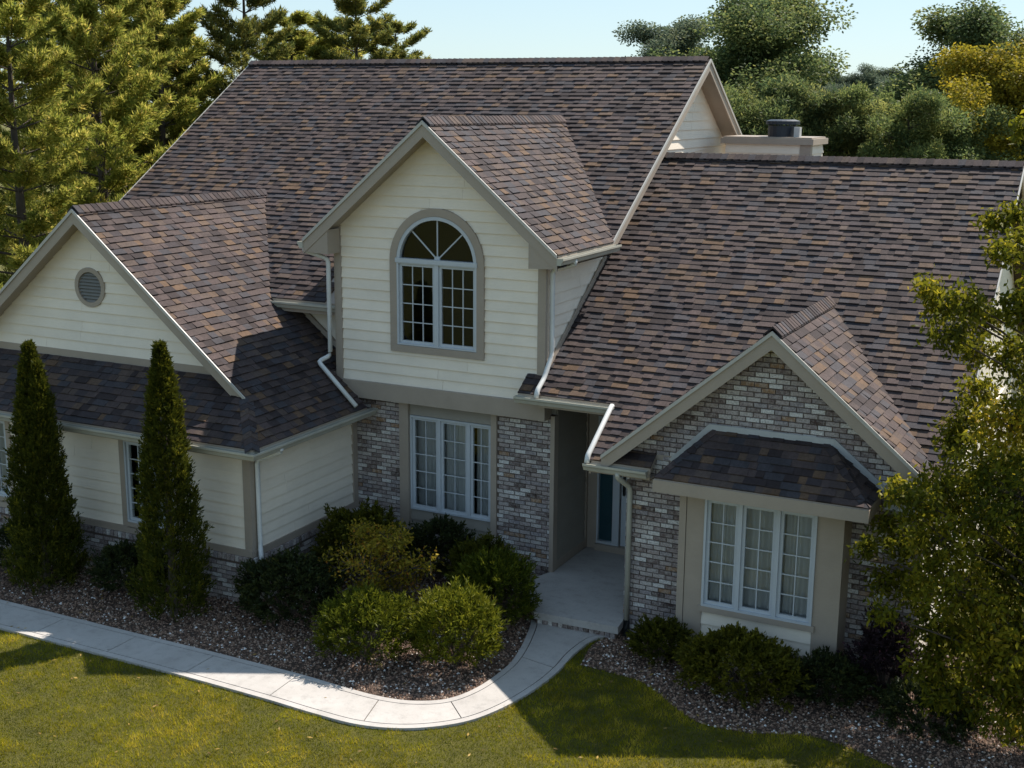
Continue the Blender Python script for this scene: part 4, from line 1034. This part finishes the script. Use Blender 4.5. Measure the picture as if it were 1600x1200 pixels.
shrub('clipped_shrub', (1.97, -2.62, 0), .54, .50, .46, 14000, .075, .017, YEW, 'rounded bright green yew at the inside of the path curve', seed=16, up=.8, spiky=.07, mean=.5)
shrub('clipped_shrub', (1.78, -1.22, 0), .54, .50, .46, 13000, .075, .017, YEW, 'rounded green yew touching the porch slab', seed=17, up=.8, spiky=.05, mean=.25)
shrub('dark_shrub', (.30, -.12, 0), .50, .42, .44, 10000, .06, .022, DKSHRUB, 'dark rounded shrub under the triple casement window', seed=18)
shrub('dark_shrub', (1.20, -.50, 0), .46, .42, .42, 11000, .06, .020, OLIVE, 'dull green shrub against the brick beside the entry', seed=19, mean=.28)
shrub('spreading_shrub', (4.22, -1.28, 0), .36, .30, .24, 6000, .06, .024, OLIVE, 'small dull green shrub at the brick corner', seed=20, mean=.2)
shrub('spreading_shrub', (5.38, -1.75, 0), .72, .50, .36, 17000, .06, .026, OLIVE, 'broad olive green shrub in front of the bay window', seed=21, mean=.5, lump=.16)
shrub('spreading_shrub', (6.40, -1.45, 0), .42, .34, .26, 8000, .06, .024, DKSHRUB, 'small dark shrub at the right corner of the bay', seed=22, lump=.18)
shrub('barberry', (6.95, -1.02, 0), .34, .30, .50, 8000, .055, .024, PURPLE, 'dark purple leaved shrub against the brick wall', seed=23, lump=.25)
shrub('barberry', (7.55, -1.6, 0), .50, .42, .26, 8000, .055, .024, DKSHRUB, 'low dark shrub at the foot of the young ash tree', seed=24, lump=.2)

# --- branching trees
def limb_tree(rng, h, spread, nlimb, clear, trunk_r, lean=(0, 0)):
    """returns MB of wood and list of twig end points"""
    mb = MB(); ends = []
    tp = [np.array([0, 0, 0.0])]
    for k in range(1, 7): tp.append(np.array([lean[0]*k/6+rng.normal(0, .02)*h*.3, lean[1]*k/6+rng.normal(0, .02)*h*.3, h*.92*k/6]))
    mb.tube(tp, [trunk_r*(1-.85*k/6) for k in range(7)], 8)
    for i in range(nlimb):
        t = clear+(1-clear)*(i+rng.random()*.6)/nlimb; t = min(t, .97); f = t*6; a = int(min(5, f)); p = tp[a]+(tp[a+1]-tp[a])*(f-a)
        th = i*2.4+rng.normal(0, .4); ln = spread*(1.05-.65*((t-clear)/(1-clear))**1.3)*rng.uniform(.75, 1.1)
        d = np.array([math.cos(th), math.sin(th), rng.uniform(.25, .8)]); pts = [p]; 
        for k in range(4):
            d = d+rng.normal(0, .14, 3); d[2] -= .06; pts.append(pts[-1]+d/np.linalg.norm(d)*ln/4)
        r0 = trunk_r*(1-.8*t)*.55+.006; mb.tube(pts, [r0*(1-.8*k/4) for k in range(5)], 5)
        for k in range(1, 5):
            for q in range(3):
                e = pts[k]+rng.normal(0, 1, 3)*ln*.16+np.array([0, 0, .03*ln]); mb.tube([pts[k], e], [r0*.35, .004], 4, cap=False); ends.append(e)
        ends.append(pts[-1])
    ends.append(tp[-1]); return mb, np.array(ends)
def crown(rng, C, per, rad, L, Wd, mean=.45, droop=.3, flat=.75):
    n = len(C)*per; c = np.repeat(C, per, 0); o = rng.normal(0, 1, (n, 3)); o = unit(o)*(rng.random((n, 1))**.45)*rad*np.array([1, 1, flat])
    P = c+o; D = unit(o+rng.normal(0, .6, (n, 3))*rad)
    V = leaves(P, D, rng.uniform(.6, 1.25, n)*L, rng.uniform(.7, 1.2, n)*Wd, None, rng, droop)
    tone = np.repeat(rng.normal(0, .13, len(C)), per)
    return V, np.clip(rng.normal(mean, .2, n)+tone, 0, 1)
def broad_mesh(seed, h=10., spread=3., nl=26, per=160, rad=.62, L=.20, Wd=.12, clear=.18):
    rng = np.random.default_rng(seed); mb, ends = limb_tree(rng, h, spread, nl, clear, .16)
    V, c = crown(rng, ends, per, rad, L, Wd, flat=.95); return quads_mesh('crown', V, c), mb.mesh('trunk')
def pine_mesh(seed, h=12., spread=2.8, whorls=24, L=.16, clear=.08, nsub=7, ned=11, dens=1.0, taper=.75):
    rng = np.random.default_rng(seed); mb = MB(); T = []; TD = []
    mb.tube([(0, 0, 0), (.05, .02, h*.35), (-.03, .04, h*.7), (0, 0, h)], [.17, .13, .07, .012], 8)
    for wv_ in range(whorls):
        t = clear+(1-clear)*(wv_+rng.random()*.4)/whorls; z = h*t
        ln = spread*(1-t)**taper*rng.uniform(.75, 1.1)+.25
        for b in range(5):
            th = b*1.257+wv_*.7+rng.normal(0, .25); l = ln*rng.uniform(.6, 1.1); rise = .12+.5*t
            d = np.array([math.cos(th), math.sin(th), rise]); d /= np.linalg.norm(d); side = np.array([-d[1], d[0], 0])
            pts = [np.array([0, 0, z])+d*l*k/3+np.array([0, 0, .10*l*(k/3)**2-.05*l*math.sin(k)]) for k in range(4)]
            mb.tube(pts, [.035*(1-t)+.012, .02*(1-t)+.01, .012, .005], 4, cap=False)
            for k in range(int(nsub*dens)+2):
                f = .28+.72*(k+rng.random())/(nsub*dens+2); f = min(f, 1.0); a = min(2, int(f*3)); p = pts[a]+(pts[a+1]-pts[a])*(f*3-a)
                for sgn in (-1, 1):
                    sl_ = l*.32*(1.15-f)*rng.uniform(.6, 1.2)+.12; dd = d*.75+side*sgn*rng.uniform(.5, 1.0)+np.array([0, 0, rng.uniform(-.05, .35)])
                    dd /= np.linalg.norm(dd)
                    for q in range(3):
                        T.append(p+dd*sl_*(q+.6)/3+rng.normal(0, .03, 3)); TD.append(dd+np.array([0, 0, .35]))
        
    T = np.array(T); TD = unit(np.array(TD)); n = len(T)*ned
    P = np.repeat(T, ned, 0)+rng.normal(0, .03, (n, 3)); D = np.repeat(TD, ned, 0)*.9+rng.normal(0, .55, (n, 3))
    V = leaves(P, D, rng.uniform(.7, 1.25, n)*L, rng.uniform(.022, .04, n)*(L/.16), None, rng)
    tone = np.repeat(rng.normal(0, .16, len(T)), ned)
    return quads_mesh('crown', V, np.clip(rng.normal(.5, .18, n)+tone, 0, 1)), mb.mesh('trunk')
def soft_mesh(seed, h=10., spread=2.3, nl=44):
    """soft pine: limbs with plumes of upright needles"""
    rng = np.random.default_rng(seed); mb, ends = limb_tree(rng, h, spread, nl, .08, .15); per = 150; n = len(ends)*per
    o = rng.normal(0, 1, (n, 3)); o = unit(o)*(rng.random((n, 1))**.5)*np.array([.27, .27, .30]); P = np.repeat(ends, per, 0)+o
    D = o*1.6+rng.normal(0, .55, (n, 3))+np.array([0, 0, .3])
    V = leaves(P, D, rng.uniform(.09, .16, n), rng.uniform(.024, .045, n), None, rng); tone = np.repeat(rng.normal(0, .15, len(ends)), per)
    return quads_mesh('crown', V, np.clip(rng.normal(.42, .18, n)+tone+o[:, 2]*.3, 0, 1)), mb.mesh('trunk')
def place(name, label, cat, meshes, matc, u, v, dist, h0, rot=0, wide=1.0, group=None):
    """stand a tree so that its top comes level with the sight line (u,v) at a given distance"""
    p = at_dist(u, v, dist); root = empty(name, (p[0], p[1], 0)); tag(root, label, cat, group)
    k = p[2]/h0; root.scale = (k*wide, k*wide, k); root.rotation_euler = (0, 0, rot)
    cm = meshes[0]
    c = bpy.data.objects.new('crown', cm); col.objects.link(c); c.parent = root
    if not cm.materials: cm.materials.append(matc)
    else:
        c.material_slots[0].link = 'OBJECT'; c.material_slots[0].material = matc
    link('trunk', meshes[1], BARK, root); return root
pA = pine_mesh(1, 12, 3.2, 22, .16, nsub=9, ned=16, taper=.6); pB = pine_mesh(2, 12, 2.6, 20, .17, ned=15, taper=.42); pC = pine_mesh(3, 12, 3.5, 24, .17, nsub=9, ned=15, clear=.03, taper=.6)
place('pine_tree', 'tall yellow green pine with its dark trunk showing behind the wing gable', 'pine', pC, PINE, 132, -150, 29.5, 12, .3, .95)
place('pine_tree', 'yellow green pine behind the left rake of the wing gable', 'pine', pA, PINE, 5, -60, 26, 12, 1.9, 1.05)
place('pine_tree', 'full pine between the bare trunked pine and the end of the main roof', 'pine', pA, PINE, 240, -45, 33.5, 12, 4.0, 1.15)
place('pine_tree', 'dark needled pine standing behind the bare trunked pine', 'pine', pB, DPINE, 75, -40, 34, 12, 2.0, 1.3)
place('pine_tree', 'dark needled pine between the wing pines and the main ridge', 'pine', pB, DPINE, 190, -20, 37, 12, 3.0, 1.4)
place('pine_tree', 'dense pine right against the left slope of the main roof', 'pine', pC, PINE, 272, 45, 36, 12, 5.2, 1.1)
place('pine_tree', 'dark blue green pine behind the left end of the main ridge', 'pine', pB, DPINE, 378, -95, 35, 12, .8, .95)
place('pine_tree', 'rounded yellow pine low behind the main ridge next to the dark one', 'pine', pA, PINE, 455, 28, 38, 12, 2.2, 1.4)
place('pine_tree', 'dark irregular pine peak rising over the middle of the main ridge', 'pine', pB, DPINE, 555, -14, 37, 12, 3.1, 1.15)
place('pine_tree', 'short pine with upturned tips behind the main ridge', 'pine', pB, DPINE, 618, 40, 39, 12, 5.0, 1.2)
place('pine_tree', 'yellowish pine filling the gap behind the main ridge', 'pine', pA, PINE, 505, 36, 42, 12, 1.0, 1.4)
bA = broad_mesh(21, 10, 2.9, 28, 330, .50, .095, .06); bB = broad_mesh(22, 10, 2.6, 28, 330, .48, .095, .06); bC = broad_mesh(23, 10, 3.2, 32, 300, .48, .095, .06)
sA = soft_mesh(31); sB = soft_mesh(32)
place('broadleaf_tree', 'rounded haze tinted tree beyond the main gable peak', 'tree', bB, BLUEFAR, 1052, 22, 62, 10, 0, 1.5)
place('broadleaf_tree', 'tall green tree rising behind the chimney', 'tree', bA, BROAD, 1208, -30, 46, 10, 1.2, 1.35)
place('broadleaf_tree', 'dark green tree right behind the main gable', 'tree', bC, BROAD, 1130, 70, 44, 10, 2.0, 1.3)
for i, (u, v, dist, rot, ms, mt, lab) in enumerate((
    (1165, 118, 30, .5, sA, BROAD, 'soft pine just behind the chimney flue'), (1262, 98, 31, 1.4, sB, BROAD, 'soft pine standing beside the chimney'),
    (1345, 118, 31, 2.6, sA, SOFT, 'soft green pine behind the middle of the right ridge'), (1422, 118, 30, 3.9, sB, SOFT, 'broad pine next to the dark thicket behind the right ridge'))):
    place('pine_tree', lab, 'pine', ms, mt, u, v, dist, 10, rot, 1.1)
place('broadleaf_tree', 'tall green tree at the end of the gap in the tree line', 'tree', bA, BROAD, 1540, 0, 44, 10, 3.3, 1.4)
place('broadleaf_tree', 'golden yellowing tree behind the right end of the roof', 'tree', bC, YELLOWING, 1560, 62, 33, 10, .6, 1.15)
place('broadleaf_tree', 'dark thicket tree below the golden tree', 'tree', bB, BROAD, 1500, 150, 31, 10, 2.9, 1.1)
place('broadleaf_tree', 'green tree past the right end of the roof', 'tree', bB, BROAD, 1650, 60, 34, 10, 4.4, 1.1)
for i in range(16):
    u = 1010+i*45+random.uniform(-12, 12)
    place('far_tree', 'distant haze tinted tree in the far tree line', 'tree', (bA, bB, bC)[i % 3], BLUEFAR, u, random.uniform(100, 116), random.uniform(105, 135), 10, i*1.3, 1.3, 'far tree line beyond the garden')

# --- airy golden shrub beside the wing
rng = np.random.default_rng(77); mb, ends = limb_tree(rng, 1.25, .85, 19, .12, .022)
root = tag(empty('ornamental_shrub', (.22, -1.62, 0)), 'airy golden leaved shrub catching the sun before the brick wall', 'shrub')
V, c = crown(rng, ends, 19, .12, .062, .027, .58, .3); link('foliage', quads_mesh('foliage', V, c), GOLD, root); mb.build('branch', BARK, root)

# --- young ash tree at the right
rng = np.random.default_rng(5)
tx, ty = 8.75, -1.35
root = tag(empty('ash_tree', (tx, ty, 0)), 'young leafy ash tree in front of the right end of the house', 'tree')
spots = [(1556, 345, .13), (1585, 335, .16), (1600, 380, .22), (1570, 395, .14), (1597, 200, .07), (1448, 452, .14), (1475, 478, .20), (1510, 470, .20), (1480, 522, .20), (1535, 500, .22), (1525, 545, .2), (1598, 480, .28), (1585, 560, .28),
    (1530, 610, .22), (1510, 660, .24), (1490, 690, .2), (1575, 660, .36), (1545, 730, .45), (1480, 760, .36), (1430, 780, .24), (1405, 765, .15), (1600, 780, .6), (1540, 810, .5), (1470, 840, .42), (1415, 845, .26), (1385, 815, .14), (1352, 852, .12),
    (1385, 905, .18), (1430, 920, .30), (1490, 920, .46), (1570, 900, .6), (1380, 960, .12), (1455, 985, .30), (1520, 1000, .5), (1600, 1000, .6), (1450, 1040, .26), (1500, 1075, .36), (1570, 1090, .5), (1465, 1090, .2), (1610, 1150, .4), (1650, 620, .5), (1660, 850, .8), (1650, 450, .35), (1660, 1030, .7)]
C3 = []; mb = MB(); tp = [Vector((0, 0, 0)), Vector((.05, .02, 1.3)), Vector((.02, .0, 2.6)), Vector((-.05, .05, 4.0)), Vector((.05, .0, 5.3)), Vector((.12, 0, 6.2))]
mb.tube(tp, [.075, .062, .05, .036, .02, .006], 8)
def trunk_at(z):
    for a, b in zip(tp[:-1], tp[1:]):
        if z <= b.z: return a+(b-a)*((z-a.z)/(b.z-a.z))
    return tp[-1]
for (u, v, r) in spots:
    y_ = -1.55+rng.uniform(-.7, .7); p = at_y(u, v, y_)-np.array([tx, ty, 0]); C3.append((p, r))
    o = trunk_at(max(.6, p[2]-.35-.45*math.hypot(p[0], p[1]))); m_ = (o+Vector(p))/2+Vector((0, 0, .12))
    mb.tube([o, m_, Vector(p)], [.022, .013, .005], 5)
VV = []; CC = []
for p, r in C3:
    ncl = int(9+190*r*r*2.2); off = unit(rng.normal(size=(ncl, 3)))*(rng.random((ncl, 1))**.4)*r*np.array([1, 1, .8]); cc = p+off
    for q in cc:
        if rng.random() < .5: mb.tube([Vector(p), Vector(q)], [.004, .002], 3, cap=False)
    per = 17; n = ncl*per; P = np.repeat(cc, per, 0)+rng.normal(0, .055, (n, 3)); D = rng.normal(0, .7, (n, 3))+np.array([0, 0, -.25])
    VV.append(leaves(P, D, rng.uniform(.055, .10, n), rng.uniform(.026, .042, n), None, rng, .3)); CC.append(np.clip(rng.normal(.45, .2, n)+rng.normal(0, .1), 0, 1))
link('crown', quads_mesh('crown', np.concatenate(VV), np.concatenate(CC)), ASH, root); mb.build('trunk', BARK, root)
